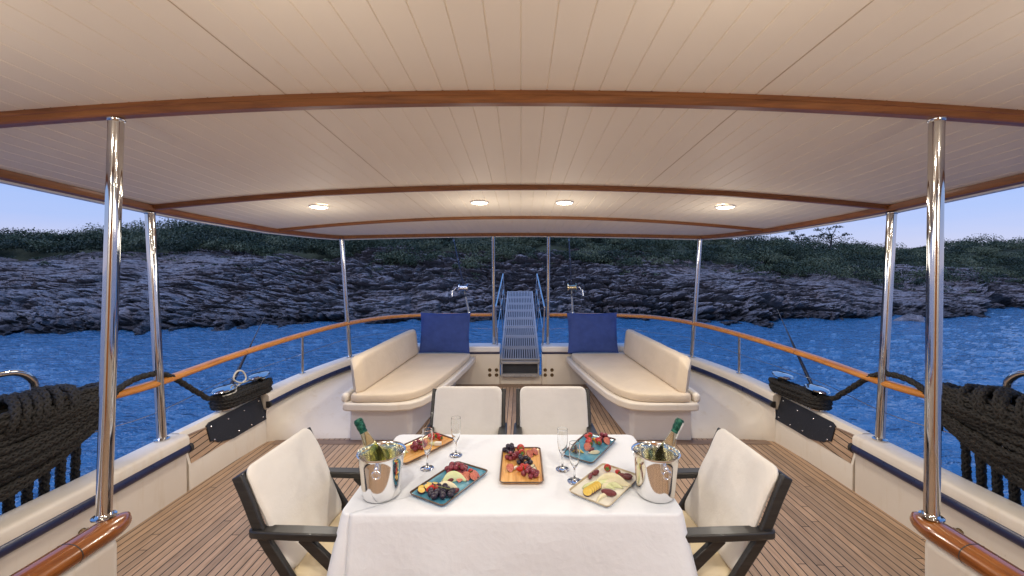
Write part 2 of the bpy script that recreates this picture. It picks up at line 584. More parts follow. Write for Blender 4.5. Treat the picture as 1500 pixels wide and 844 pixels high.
def m_soil():
    m, t, b = mat('scrub_soil', (.06, .05, .035), .9, 0, .2)
    n = t.noise(.8, 6, .65, t.coord('Object'))
    t.link(t.ramp(n, [(.3, (.030, .036, .018)), (.6, (.06, .062, .03)), (.8, (.12, .10, .075))]), b.inputs['Base Color'])
    t.link(t.bump(n, .6, .4), b.inputs['Normal'])
    return m


def m_leaf(name, a, bb, c):
    m, t, b = mat(name, a, .6, 0, .3)
    g = t.node('ShaderNodeNewGeometry')
    n = t.noise(.33, 4, .6, t.coord('Object'))
    tn = t.node('ShaderNodeAttribute', attribute_name='tone')
    mixv = t.math('ADD', t.math('MULTIPLY', tn.outputs['Fac'], .55), t.math('ADD', t.math('MULTIPLY', g.outputs['Random Per Island'], .25), t.math('MULTIPLY', n, .4)))
    t.link(t.ramp(mixv, [(.3, a), (.62, bb), (.95, c)]), b.inputs['Base Color'])
    return m


M['soil'] = m_soil()
M['leaf'] = m_leaf('scrub_leaves', (.016, .026, .014), (.045, .060, .026), (.13, .135, .065))
M['bark'] = mottled('bark', (.05, .04, .03), (.09, .07, .055), 12, .85, .05, .5, 30, .02)


def m_water():
    m, t, b = mat('sea_water', (.034, .135, .25), .03, 0, .6)
    b.inputs['IOR'].default_value = 1.5
    v = t.coord('Object')
    mp = t.node('ShaderNodeMapping'); mp.inputs['Scale'].default_value = (.8, 1.7, 1); mp.inputs['Rotation'].default_value = (0, 0, .35); t.link(v, mp.inputs[0])
    n1 = t.noise(1.5, 4, .6, mp.outputs[0], .5)
    mp2 = t.node('ShaderNodeMapping'); mp2.inputs['Scale'].default_value = (1, 1.6, 1); mp2.inputs['Rotation'].default_value = (0, 0, -.4); t.link(v, mp2.inputs[0])
    n2 = t.noise(4.2, 3, .6, mp2.outputs[0], .3)
    n3 = t.noise(.22, 3, .5, v)
    h = t.math('ADD', t.math('MULTIPLY', n1, 1.0), t.math('ADD', t.math('MULTIPLY', n2, .33), t.math('MULTIPLY', n3, .8)))
    t.link(t.bump(h, 1.0, .34), b.inputs['Normal'])
    return m


M['water'] = m_water()

# ------------------------------------------------------------------ camera, world, sun
cam = bpy.data.cameras.new('camera'); co = bpy.data.objects.new('camera', cam); COL.objects.link(co)
co.location = (0, 0, 1.755); co.rotation_euler = (PI / 2, 0, 0)
cam.sensor_width = 36; cam.lens = 14.4
cam.shift_x = -13 / 1500; cam.shift_y = -32 / 1500
cam.clip_start = .05; cam.clip_end = 2000
S.camera = co

SUN_EL, SUN_AZ = math.radians(58.0), math.radians(-140)
w = bpy.data.worlds.new('World'); S.world = w; w.use_nodes = True
wt = w.node_tree; wt.nodes.clear()
class _W: pass
T = NT.__new__(NT); T.t = wt; T.n = wt.nodes; T.l = wt.links
sky = T.node('ShaderNodeTexSky', sky_type='NISHITA', sun_disc=False)
sky.sun_elevation = SUN_EL; sky.sun_rotation = SUN_AZ; sky.ozone_density = 4; sky.air_density = 1.2; sky.dust_density = .6
tc = T.node('ShaderNodeTexCoord')
sp = T.node('ShaderNodeSeparateXYZ'); T.link(tc.outputs['Generated'], sp.inputs[0])
cl = T.noise(2.2, 5, .6, T.coord('Generated', (1, 1, 7)))
el = T.math('ADD', sp.outputs[2], T.math('MULTIPLY', T.math('SUBTRACT', cl, .5), .09))
grad = T.ramp(el, [(0.0, (.45, .44, .62)), (.07, (.32, .38, .66)), (.17, (.19, .34, .70)), (.45, (.10, .27, .68)), (1.0, (.05, .15, .50))])
bg1 = T.node('ShaderNodeBackground'); T.link(grad, bg1.inputs[0]); bg1.inputs[1].default_value = 1.02
bg2 = T.node('ShaderNodeBackground'); T.link(sky.outputs[0], bg2.inputs[0]); bg2.inputs[1].default_value = .02
ad = T.node('ShaderNodeAddShader'); T.link(bg1.outputs[0], ad.inputs[0]); T.link(bg2.outputs[0], ad.inputs[1])
wo = T.node('ShaderNodeOutputWorld'); T.link(ad.outputs[0], wo.inputs[0])

sl = bpy.data.lights.new('dusk_sun', 'SUN'); sl.energy = 1.9; sl.angle = math.radians(40); sl.color = (.62, .68, 1.0)
so = bpy.data.objects.new('dusk_sun', sl); COL.objects.link(so)
so.rotation_euler = (-Vector((math.sin(SUN_AZ) * math.cos(SUN_EL), math.cos(SUN_AZ) * math.cos(SUN_EL), math.sin(SUN_EL)))).to_track_quat('-Z', 'Y').to_euler()

S.view_settings.view_transform = 'Standard'; S.view_settings.look = 'None'
S.view_settings.exposure = 0.27; S.view_settings.gamma = 1; S.view_settings.use_curve_mapping = False
S.render.engine = 'CYCLES'
S.cycles.use_denoising = True
S.cycles.max_bounces = 14; S.cycles.glossy_bounces = 10; S.cycles.transmission_bounces = 10; S.cycles.diffuse_bounces = 5
S.cycles.caustics_reflective = False; S.cycles.caustics_refractive = False
S.cycles.sample_clamp_indirect = 6

# ------------------------------------------------------------------ boat lines
BW = np.array([(-1.6, 2.60, .50), (0., 2.64, .47), (1., 2.655, .46), (2., 2.66, .45), (3.1, 2.665, .45), (4.0, 2.62, .475), (4.7, 2.48, .525),
               (5.3, 2.235, .575), (5.75, 1.95, .59), (6.05, 1.62, .585), (6.2, 1.25, .575), (6.25, .8, .565), (6.26, .40, .56)])


def bw_path(y0, y1, n, side):
    """points on the bulwark cap centre from depth y0 to y1 along the curve"""
    p = smooth_path([(-a[1] if side < 0 else a[1], a[0], a[2]) for a in BW], 400)
    if y1 >= 6.26: sel = p[p[:, 1] >= y0]
    else: sel = p[(p[:, 1] >= y0) & (p[:, 1] <= y1)]
    L = np.concatenate([[0], np.cumsum(np.linalg.norm(np.diff(sel, axis=0), axis=1))])
    q = np.linspace(0, L[-1], n)
    return np.stack([np.interp(q, L, sel[:, k]) for k in range(3)], 1)


# deck (structure) ---------------------------------------------------------------
mb = MB()
pl = bw_path(-1.6, 6.3, 60, -1); pr = bw_path(-1.6, 6.3, 60, 1)
mb.grid(np.stack([np.stack([pl[:, 0] + .04, pl[:, 1], pl[:, 2] * 0], 1), np.stack([pr[:, 0] - .04, pr[:, 1], pr[:, 2] * 0], 1)], 1))
deck = mb.build('deck', M['teak'], smooth=0); tag(deck, kind='structure')
mb = MB()
mb.box(-2.47, -1.0, 4.03, 4.125, -.02, .004); mb.box(1.0, 2.47, 4.03, 4.125, -.02, .004)
mb.box(-1.0, 1.0, 5.95, 6.06, -.02, .004)
dm = mb.build('deck_margin_board', M['teakmargin'], smooth=0); tag(dm, kind='structure')

# hull + bulwarks ------------------------------------------------------------------
NY0, NY1 = 3.19, 4.09


def bulwark(side):
    lr = 'left' if side < 0 else 'right'
    root = thing('bulwark', f'cream bulwark with navy rubbing strip along the {lr} side of the deck', 'bulwark', (side * 2.6, 3.0, 0), group='bulwarks of the yacht')
    sg = -side   # inward multiplies: sweep side = tangent x up ; path runs +y -> side = +x.  inward for left(-) is +x
    w_ = MB()

    def inn(a): return a * (1 if side < 0 else -1)

    def order(pr): return pr if side < 0 else pr[::-1]
    # lip block profile (offset, dz)
    lip = [(-.10, -.60), (-.10, -.03), (-.085, -.008), (-.06, 0), (.065, 0), (.085, -.008), (.095, -.025), (.095, -.075), (.07, -.080), (.07, -.60)]
    for y0, y1, n in ((-1.6, NY0, 40), (NY1, 6.3, 60)):
        p = bw_path(y0, y1, n, side)
        if y0 < 0:
            prof = order([(inn(a), b) for a, b in lip])
            w_.sweep(p, prof)
        else:
            lip2 = lip[:-1] + [(.07, -.16), (-.08, -.18)]
            w_.sweep(p, order([(inn(a), b) for a, b in [(-.10, -.16)] + lip[1:-1] + [(.07, -.16)]]))
            # lower wall: top follows the lip, foot turns in to the bench
            q = bw_path(y0, 5.5, 40, side)
            Tn = np.gradient(q, axis=0); Tn /= np.linalg.norm(Tn, axis=1)[:, None]
            inw = np.stack([Tn[:, 1], -Tn[:, 0]], 1) * (1 if side < 0 else -1)
            top = np.stack([q[:, 0] + inw[:, 0] * .07, q[:, 1] + inw[:, 1] * .07, q[:, 2] - .155], 1)
            foot = smooth_path([(side * 2.545, NY1, 0), (side * 2.47, 4.12, 0), (side * 2.30, 4.15, 0), (side * 2.0, 4.17, 0), (side * 1.70, 4.18, 0)], 40)
            rows = []
            for k in np.linspace(0, 1, 16):
                kk = k ** 1.5
                rows.append(foot * (1 - kk) + top * kk + np.array([0, 0, 1.0]) * 0)
                rows[-1][:, 2] = top[:, 2] * k
            R = np.array(rows)
            w_.grid(R if side < 0 else R[:, ::-1])
    # notch: low sill, leaning back face
    p = bw_path(NY0, NY1, 20, side)
    prof = [(-.10, -.60), (-.10, -.03), (-.085, -.008), (-.06, 0), (-.01, 0), (.0, -.01), (.066, -.245), (.07, -.255), (.07, -.60)]
    w_.sweep(p, order([(inn(a), b) for a, b in prof]))
    w_.build('wall', M['gel'], root, smooth=40)
    # hull plating outside, down into the water
    p = bw_path(-1.6, 6.3, 60, side)
    h_ = MB()
    h_.sweep(p, order([(inn(a), b) for a, b in [(-.105, -.06), (-.10, -.9), (.1, -2.75), (.12, -2.75), (-.09, -.06)]]))
    h_.build('hull_side', M['gelwhite'], root, smooth=40)
    # rubbing strips
    for y0, y1, n in ((-1.6, NY0 - .005, 40), (NY1 + .005, 5.55, 40)):
        p = bw_path(y0, y1, n, side)
        r_ = MB()
        hp = [(.068, -.135)] + [(.085 + .028 * math.cos(a), -.105 + .033 * math.sin(a)) for a in np.linspace(-1.35, 1.35, 9)] + [(.068, -.075)]
        r_.sweep(p, order([(inn(a), b) for a, b in hp]))
        r_.build('rubbing_strip', M['navy'], root, smooth=50)
        for q, d in ((p[0], -.004), (p[-1], .004)):
            c_ = MB()
            c_.sweep([q + np.array([0, d - .014, 0]), q + np.array([0, d + .014, 0])], order([(inn(a * 1.02 + (.002 if a > .07 else 0)), b) for a, b in hp]))
            c_.build('strip_end_cap', M['seam'], root, smooth=50)
    # teak facing in the notch (front part) : slightly proud of the leaning face
    A = bw_path(NY0 + .012, 3.95, 24, side)
    rows = []
    f = []
    tk = MB()
    V = []
    for i, q in enumerate(A):
        t = i / (len(A) - 1)
        top = -.045 - .20 * t ** 2.2          # curved upper edge falling to the sill
        for k, zz in enumerate(np.linspace(-.247, max(top, -.246), 7)):
            off = (.066 + (-.066) * (zz + .245) / .235) + .004
            V.append((q[0] + inn(off), q[1], q[2] + zz))
    G = np.array(V).reshape(len(A), 7, 3)
    if side < 0: G = G[:, ::-1]
    tk.grid(G)
    tko = tk.build('teak_facing', teak('teak_facing_planks', .0125, 1, .0009) if side < 0 else M['tf'], root, smooth=0, solid=.004)
    if side < 0: M['tf'] = tko.data.materials[0]
    mg = MB(); mg.tube([(a[6] if side > 0 else a[0]) for a in G], .009, 8)
    mg.build('margin_bead', M['teakmargin'], root)
    # black board with bolts
    bd = MB(); V = []
    A = bw_path(3.42, NY1 - .008, 18, side)
    for i, q in enumerate(A):
        t = i / (len(A) - 1)
        lo = -.19 - .055 * min(1, t / .35)
        if t < .06: lo += .02
        hi = -.022 if t > .05 else -.04
        for zz in np.linspace(lo, hi, 6):
            off = (.066 + (-.066) * (zz + .245) / .235) + .012
            V.append((q[0] + inn(off), q[1], q[2] + zz))
    G = np.array(V).reshape(len(A), 6, 3)
    if side < 0: G = G[:, ::-1]
    bd.grid(G)
    bo = bd.build('chafe_board', M['plate'], root, smooth=0, solid=.012)
    for i, zz in ((1, -.06), (1, -.17), (6, -.07), (11, -.07), (16, -.05), (16, -.21), (8, -.21), (12, -.22)):
        q = A[i]; off = (.066 - .066 * (zz + .245) / .235) + .018
        b_ = MB(); b_.ell((q[0] + inn(off), q[1], q[2] + zz), .009, .009, .009, 10, 6)
        b_.build('bolt', M['steel2'], bo)
    # small eyes on the wall
    for y, z in ((2.42, .19), (2.62, .33)):
        q = bw_path(y, y + .1, 2, side)[0]
        b_ = MB(); xx = q[0] + inn(.07)
        b_.ell((xx, y, z), .018, .022, .014, 12, 8)
        b_.tube([(xx + inn(.01), y - .02, z), (xx + inn(.03), y - .005, z - .004), (xx + inn(.03), y + .015, z - .004), (xx + inn(.01), y + .025, z)], .006, 8)
        b_.build('padeye', M['brass'], root)
    return root


bulwark(-1); bulwark(1)

# transom -----------------------------------------------------------------------
tr = thing('transom', 'cream transom wall at the stern with a gap for the gangway', 'transom wall', (0, 6.1, 0))
mb = MB()
for s in (-1, 1):
    mb.box(min(s * .31, s * 1.75), max(s * .31, s * 1.75), 6.06, 6.20, .0, .46)
mb.box(-.31, .31, 6.075, 6.20, 0, .12)
mb.build('wall', M['gel'], tr, bevel=.01)
for s in (-1, 1):
    c = MB(); c.box(min(s * .31, s * 1.80), max(s * .31, s * 1.80), 6.03, 6.32, .485, .572); c.build('cap', M['gelwhite'], tr, bevel=.02, seg=3)
    c = MB(); c.box(min(s * .312, s * 1.75), max(s * .312, s * 1.75), 6.045, 6.21, .458, .487); c.build('rubbing_strip', M['navy'], tr, bevel=.006)
    for i in range(2):
        for j in range(2):
            b_ = MB(); b_.lathe([(0, .0), (.012, .0), (.020, .006), (.026, .004), (.026, -.01)], 14,
                                Matrix.Translation((s * (.36 + i * .10), 6.058, .20 - j * .075 + .02)) @ Matrix.Rotation(PI / 2, 4, 'X'))
            b_.build('socket', M['brass'], tr)

# ------------------------------------------------------------------ canopy
CZ = np.array([(-2., 2.555), (0., 2.52), (1.65, 2.452), (3.08, 2.362), (4.45, 2.297), (5.9, 2.222)])
def cz(y, x=0): return np.interp(y, CZ[:, 0], CZ[:, 1]) - .02 * np.asarray(x) ** 2
XE = np.array([(-2., 2.80), (3.4, 2.80), (4.4, 2.695), (5.0, 2.50), (5.3, 2.35)])
def xe(y): return np.interp(y, XE[:, 0], XE[:, 1])
def ymax(x):
    x = abs(x)
    if x <= 2.35: return 5.86 - .56 * (x / 2.35) ** 2.2
    return np.interp(-x, -XE[1:, 1], XE[1:, 0])


can = thing('canopy', 'cream boarded canopy over the aft deck with varnished wooden beams', 'canopy', (0, 2.5, 2.2))
mb = MB()
xs = []
k = -27
gx = np.arange(-27, 28) * .1035
for g in gx:
    xs += [(g - .0034, 0), (g, .0036), (g + .0034, 0)]
xs = [(-2.797, 0)] + [q for q in xs if abs(q[0]) < 2.79] + [(2.797, 0)]
NR = 40
G = []
for x, gr in xs:
    t = np.linspace(0, 1, NR)
    yy = -1.9 + (ymax(x) + 1.9) * t
    G.append(np.stack([np.full(NR, x), yy, cz(yy, x) + gr], 1))
mb.grid(np.array(G))
mb.build('ceiling_boards', M['ceil'], can, smooth=0)
mb = MB()
G = []
for x in np.linspace(-2.84, 2.84, 40):
    t = np.linspace(0, 1, NR)
    yy = -1.9 + (ymax(min(abs(x), 2.8)) + .03 + 1.9) * t
    G.append(np.stack([np.full(NR, x), yy, cz(yy, x) + .09], 1))
mb.grid(np.array(G)[:, ::-1])
mb.build('roof_skin', M['gelwhite'], can, smooth=40)
# perimeter
per = [(-xe(y), y) for y in np.linspace(-1.9, 5.24, 34)] + [(x, ymax(x)) for x in np.linspace(-2.32, 2.32, 41)] + [(xe(y), y) for y in np.linspace(5.24, -1.9, 34)]
per = np.array([(x, y, float(cz(y, x))) for x, y in per])
mb = MB(); mb.sweep(per, [(-.015, .1), (-.03, .1), (-.055, .05), (-.055, -.035), (-.045, -.05), (-.005, -.05), (.0, -.045), (.0, .0), (.0, .1)])
mb.build('edge_moulding', M['gelwhite'], can, smooth=40)
mb = MB(); mb.sweep(per, [(.002, .004), (.002, -.036), (.012, -.042), (.045, -.036), (.055, -.02), (.06, .004)])
mb.build('edge_trim', M['trim'], can, smooth=40)
# cross beams
for y, wd, hg in ((-.9, .055, .046), (1.65, .055, .046), (3.08, .05, .034), (4.45, .045, .030)):
    e = float(xe(y)) - .058
    path = [(x, y, float(cz(y, x))) for x in np.linspace(-e, e, 41)]
    mb = MB(); h = wd / 2
    mb.sweep(path, [(-h, .003), (-h, -hg * .35), (-h + .004, -hg * .42), (-h + .004, -hg + .006), (-h + .010, -hg), (h - .010, -hg), (h - .004, -hg + .006), (h - .004, -hg * .42), (h, -hg * .35), (h, .003)][::-1])
    mb.build('beam', M['beam'], can, smooth=30)
# wide panel joints
for s in (-1, 1):
    yy = np.linspace(-1.8, 4.42, 30)
    for a, b in ((-1.85, -.93), (-.87, 1.62), (1.68, 3.05), (3.11, 4.42)):
        yy = np.linspace(a, b, 8)
        mb = MB(); mb.sweep([(s * .9315, y, float(cz(y, .9315)) - .0005) for y in yy], [(-.0016, .0), (-.0012, -.0009), (.0012, -.0009), (.0016, .0)])
        mb.build('joint_strip', M['jointstrip'], can, smooth=0)

# posts -----------------------------------------------------------------------------
def post(name, a, b, r, label, group, foot=True, tilt=None):
    root = thing(name, label, 'post', a, group=group)
    mb = MB(); A = np.array(a); B = np.array(b)
    mb.tube([A + (B - A) * t for t in np.linspace(0, 1, 6)], r, 20)
    mb.build('tube', M['steel'], root, smooth=50)
    f = MB(); f.lathe([(0, .0), (r * 1.55, 0), (r * 1.55, .005), (r * 1.2, .008), (r * 1.08, .014), (r, .016)], 24, Matrix.Translation(a) @ Matrix.Translation((0, 0, .001)))
    f.build('foot', M['steel'], root, smooth=40)
    f = MB(); f.lathe([(r, -.012), (r * 1.08, -.010), (r * 1.2, -.004), (r * 1.2, 0)], 24, Matrix.Translation(b))
    f.build('collar', M['steel'], root, smooth=40)
    return root


G_P = 'polished canopy posts'
for s, lr in ((-1, 'left'), (1, 'right')):
    post('canopy_post', (-1.69 if s < 0 else 1.665, 1.66, .738), (-1.64 if s < 0 else 1.685, 1.66, float(cz(1.66, 1.66)) - .046), .0255, f'thick polished steel post standing on the varnished rail end, near {lr}', G_P)
    post('canopy_post', (s * 2.70, 3.08, .452), (s * 2.79, 3.08, float(cz(3.08, 2.79)) - .05), .031, f'polished steel post behind the {lr} mooring rope, on the bulwark cap', G_P)
    post('canopy_post', (s * 2.225, 5.33, .578), (s * 2.30, 5.26, float(cz(5.26, 2.3)) - .05), .028, f'slim polished post beside the outer end of the {lr} bench, at canopy corner', G_P)
    post('canopy_post', (s * .41, 6.24, .574), (s * .395, 5.845, float(cz(5.84, .4)) - .05), .025, f'slim polished post immediately {lr} of the gangway', G_P)

# handrails -----------------------------------------------------------------------
RAIL = [(2.62, 2.755, .885), (3.08, 2.74, .873), (3.83, 2.72, .902), (4.7, 2.51, .965), (5.33, 2.25, 1.008), (5.85, 1.96, 1.015), (6.15, 1.6, 1.01), (6.26, 1.2, 1.005), (6.30, .8, 1.003), (6.31, .395, 1.003)]


def rail(s):
    lr = 'left' if s < 0 else 'right'
    root = thing('handrail', f'varnished wooden handrail on steel stanchions along the {lr} side and stern', 'handrail', (s * 2.7, 3.0, .45), group='varnished deck handrails')
    p = smooth_path([(s * a[1], a[0], a[2]) for a in RAIL], 90)
    pr = [(.047 * math.cos(a), .031 * math.sin(a) * (1.0 if math.sin(a) > 0 else .8)) for a in np.linspace(0, 2 * PI, 16, endpoint=False)]
    mb = MB(); mb.sweep(p, pr); r = mb.build('wood_rail', M['varnish'], root, smooth=50)
    for i in (24, 52, 70):
        j = MB()
        j.sweep([p[i] - (p[i + 1] - p[i]) * .03, p[i] + (p[i + 1] - p[i]) * .03], [(a * 1.01, b * 1.02) for a, b in pr])
        j.build('scarf_joint', M['seam'], r)
    for (x, y, zt) in ((2.49, 4.72, .945), (1.30, 6.24, .985)):
        i = int(np.argmin(abs(p[:, 0] - s * x) + abs(p[:, 1] - y)))
        zb = float(np.interp(y, BW[:, 0], BW[:, 2]))
        if y > 6: zb = .575
        st = MB(); st.tube([(p[i, 0], p[i, 1], zb), (p[i, 0], p[i, 1], p[i, 2] - .012)], .0155, 14)
        st.lathe([(0, 0), (.032, 0), (.032, .006), (.018, .012), (.0155, .02)], 18, Matrix.Translation((p[i, 0], p[i, 1], zb)))
        st.build('stanchion', M['steel'], root)
    # end stanchion with turnbuckle near the coil
    st = MB(); st.tube([(s * 2.735, 2.70, .46), (s * 2.735, 2.70, .86)], .013, 12)
    st.lathe([(0, 0), (.03, 0), (.03, .02), (.02, .05), (.013, .06)], 16, Matrix.Translation((s * 2.735, 2.70, .46)))
    st.build('stanchion', M['steel'], root)
    # lifelines
    for dz in (.20,):
        l = MB(); q = smooth_path([(s * a[1], a[0], a[2] - dz - (.02 if i % 2 else 0)) for i, a in enumerate(RAIL)], 60)
        l.tube(q, .0035, 6); l.build('lifeline', M['steel2'], root)
    return root


rail(-1); rail(1)

# stainless boarding hoops
for s, lr in ((-1, 'left'), (1, 'right')):
    mb = MB()
    p = smooth_path([(s * 2.80, 2.36, .62), (s * 2.80, 2.36, 1.02), (s * 2.80, 2.34, 1.11), (s * 2.80, 2.27, 1.165), (s * 2.80, 2.15, 1.175), (s * 2.80, 1.85, 1.175), (s * 2.80, 1.72, 1.165), (s * 2.80, 1.66, 1.11), (s * 2.80, 1.64, 1.02), (s * 2.80, 1.64, .48)], 60)
    mb.tube(p, .019, 14)
    mb.lathe([(0, 0), (.04, 0), (.04, .008), (.019, .014)], 16, Matrix.Translation((s * 2.80, 1.64, .46)))
    o = mb.build('boarding_hoop', M['steel'], smooth=50, loc=(s * 2.80, 2.0, .5))
    tag(o, f'bent stainless grab hoop above the {lr} rope coil', 'hoop', 'stainless grab hoops')

# forward coamings with varnished cap
for s, lr in ((-1, 'left'), (1, 'right')):
    root = thing('coaming', f'low cream coaming with rounded varnished cap in the near {lr} corner', 'coaming', (s * 1.66, .8, 0), group='near corner coamings')
    mb = MB()
    mb.box(min(s * 1.62, s * 1.72), max(s * 1.62, s * 1.72), -1.5, 1.66, 0, .665)
    mb.build('wall', M['gel'], root, bevel=.03, seg=4)
    mb = MB(); mb.box(min(s * 1.725, s * 1.80), max(s * 1.725, s * 1.80), -1.5, 1.60, .58, .655)
    mb.build('ledge', M['gelwhite'], root, bevel=.012)
    ys = list(np.linspace(-1.5, 1.45, 10)) + list(1.66 + .075 * np.sin(np.linspace(-1.2, PI / 2, 10)))
    path = [(s * 1.66, y, .695) for y in ys]
    base = [(.058 * math.cos(a), .043 * math.sin(a)) for a in np.linspace(0, 2 * PI, 20, endpoint=False)]
    def pf(i):
        y = ys[i]; t = 1.0
        if y > 1.60: t = math.sqrt(max(.02, 1 - ((y - 1.60) / .136) ** 2))
        return [(a * t, b * (t * .6 + .4)) for a, b in base]
    mb = MB(); mb.sweep(path, pf); r = mb.build('wood_cap', M['varnish_dark'], root, smooth=60)
    j = MB(); j.sweep([(s * 1.66, 1.497, .695), (s * 1.66, 1.501, .695)], [(a * 1.008, b * 1.01) for a, b in base]); j.build('scarf_joint', M['seam'], r)

# deckhouse wall behind the photographer
dh = thing('deckhouse_wall', 'cream deckhouse wall closing the forward end of the aft deck', 'wall', (0, -1.6, 0))
mb = MB(); mb.box(-2.7, -.9, -1.72, -1.62, 0, 2.5); mb.box(.9, 2.7, -1.72, -1.62, 0, 2.5); mb.box(-.9, .9, -1.72, -1.62, 2.1, 2.5)
mb.build('wall', M['gelwhite'], dh)
mb = MB(); mb.box(-.9, .9, -1.70, -1.66, 0, 2.1); mb.build('door', M['varnish'], dh)

# ------------------------------------------------------------------ ceiling lights
def light(x, y, label, power, group):
    z = float(cz(y, x))
    root = thing('ceiling_light', label, 'ceiling light', (x, y, z), group=group)
    mb = MB(); mb.lathe([(.078, .004), (.082, -.004), (.080, -.012), (.070, -.014), (.068, -.004)], 32, Matrix.Translation((x, y, z)))
    mb.build('ring', M['gelwhite'], root)
    mb = MB(); mb.lathe([(.0695, -.006), (.067, -.015), (.05, -.020), (.025, -.022), (.001, -.0225)], 32, Matrix.Translation((x, y, z)))
    mb.build('diffuser', M['lamp'], root)
    L = bpy.data.lights.new('lamp', 'AREA'); L.shape = 'DISK'; L.size = .14; L.energy = power; L.color = (1, .915, .79)
    o = bpy.data.objects.new('lamp_beam', L); COL.objects.link(o); o.parent = root; o.location = (0, 0, -.035)
    L = bpy.data.lights.new('lamp', 'POINT'); L.energy = power * .44; L.color = (1, .915, .79); L.shadow_soft_size = .12
    o = bpy.data.objects.new('ceiling_fill', L); COL.objects.link(o); o.parent = root; o.location = (0, 0, -.42)  # extra point source below each lamp, added to brighten the ceiling
    return root


GL = 'round lights in the canopy ceiling'
PW = 10.3
light(-1.75, 3.55, 'glowing round ceiling light, outermost on the left', PW, GL)
light(-.37, 3.66, 'glowing round ceiling light just left of the gangway line', PW, GL)
light(.39, 3.66, 'glowing round ceiling light just right of the gangway line', PW, GL)
light(1.77, 3.55, 'glowing round ceiling light, outermost on the right', PW, GL)
for x in (-1.55, -.55, .55, 1.55):
    light(x, .78, 'round ceiling light over the near end of the deck', PW * .85, GL)
for x in (-1.5, 1.5):  # unseen pair added to light the surfaces that face the camera
    light(x, -1.2, 'unseen added ceiling light by the deckhouse wall', PW, GL)

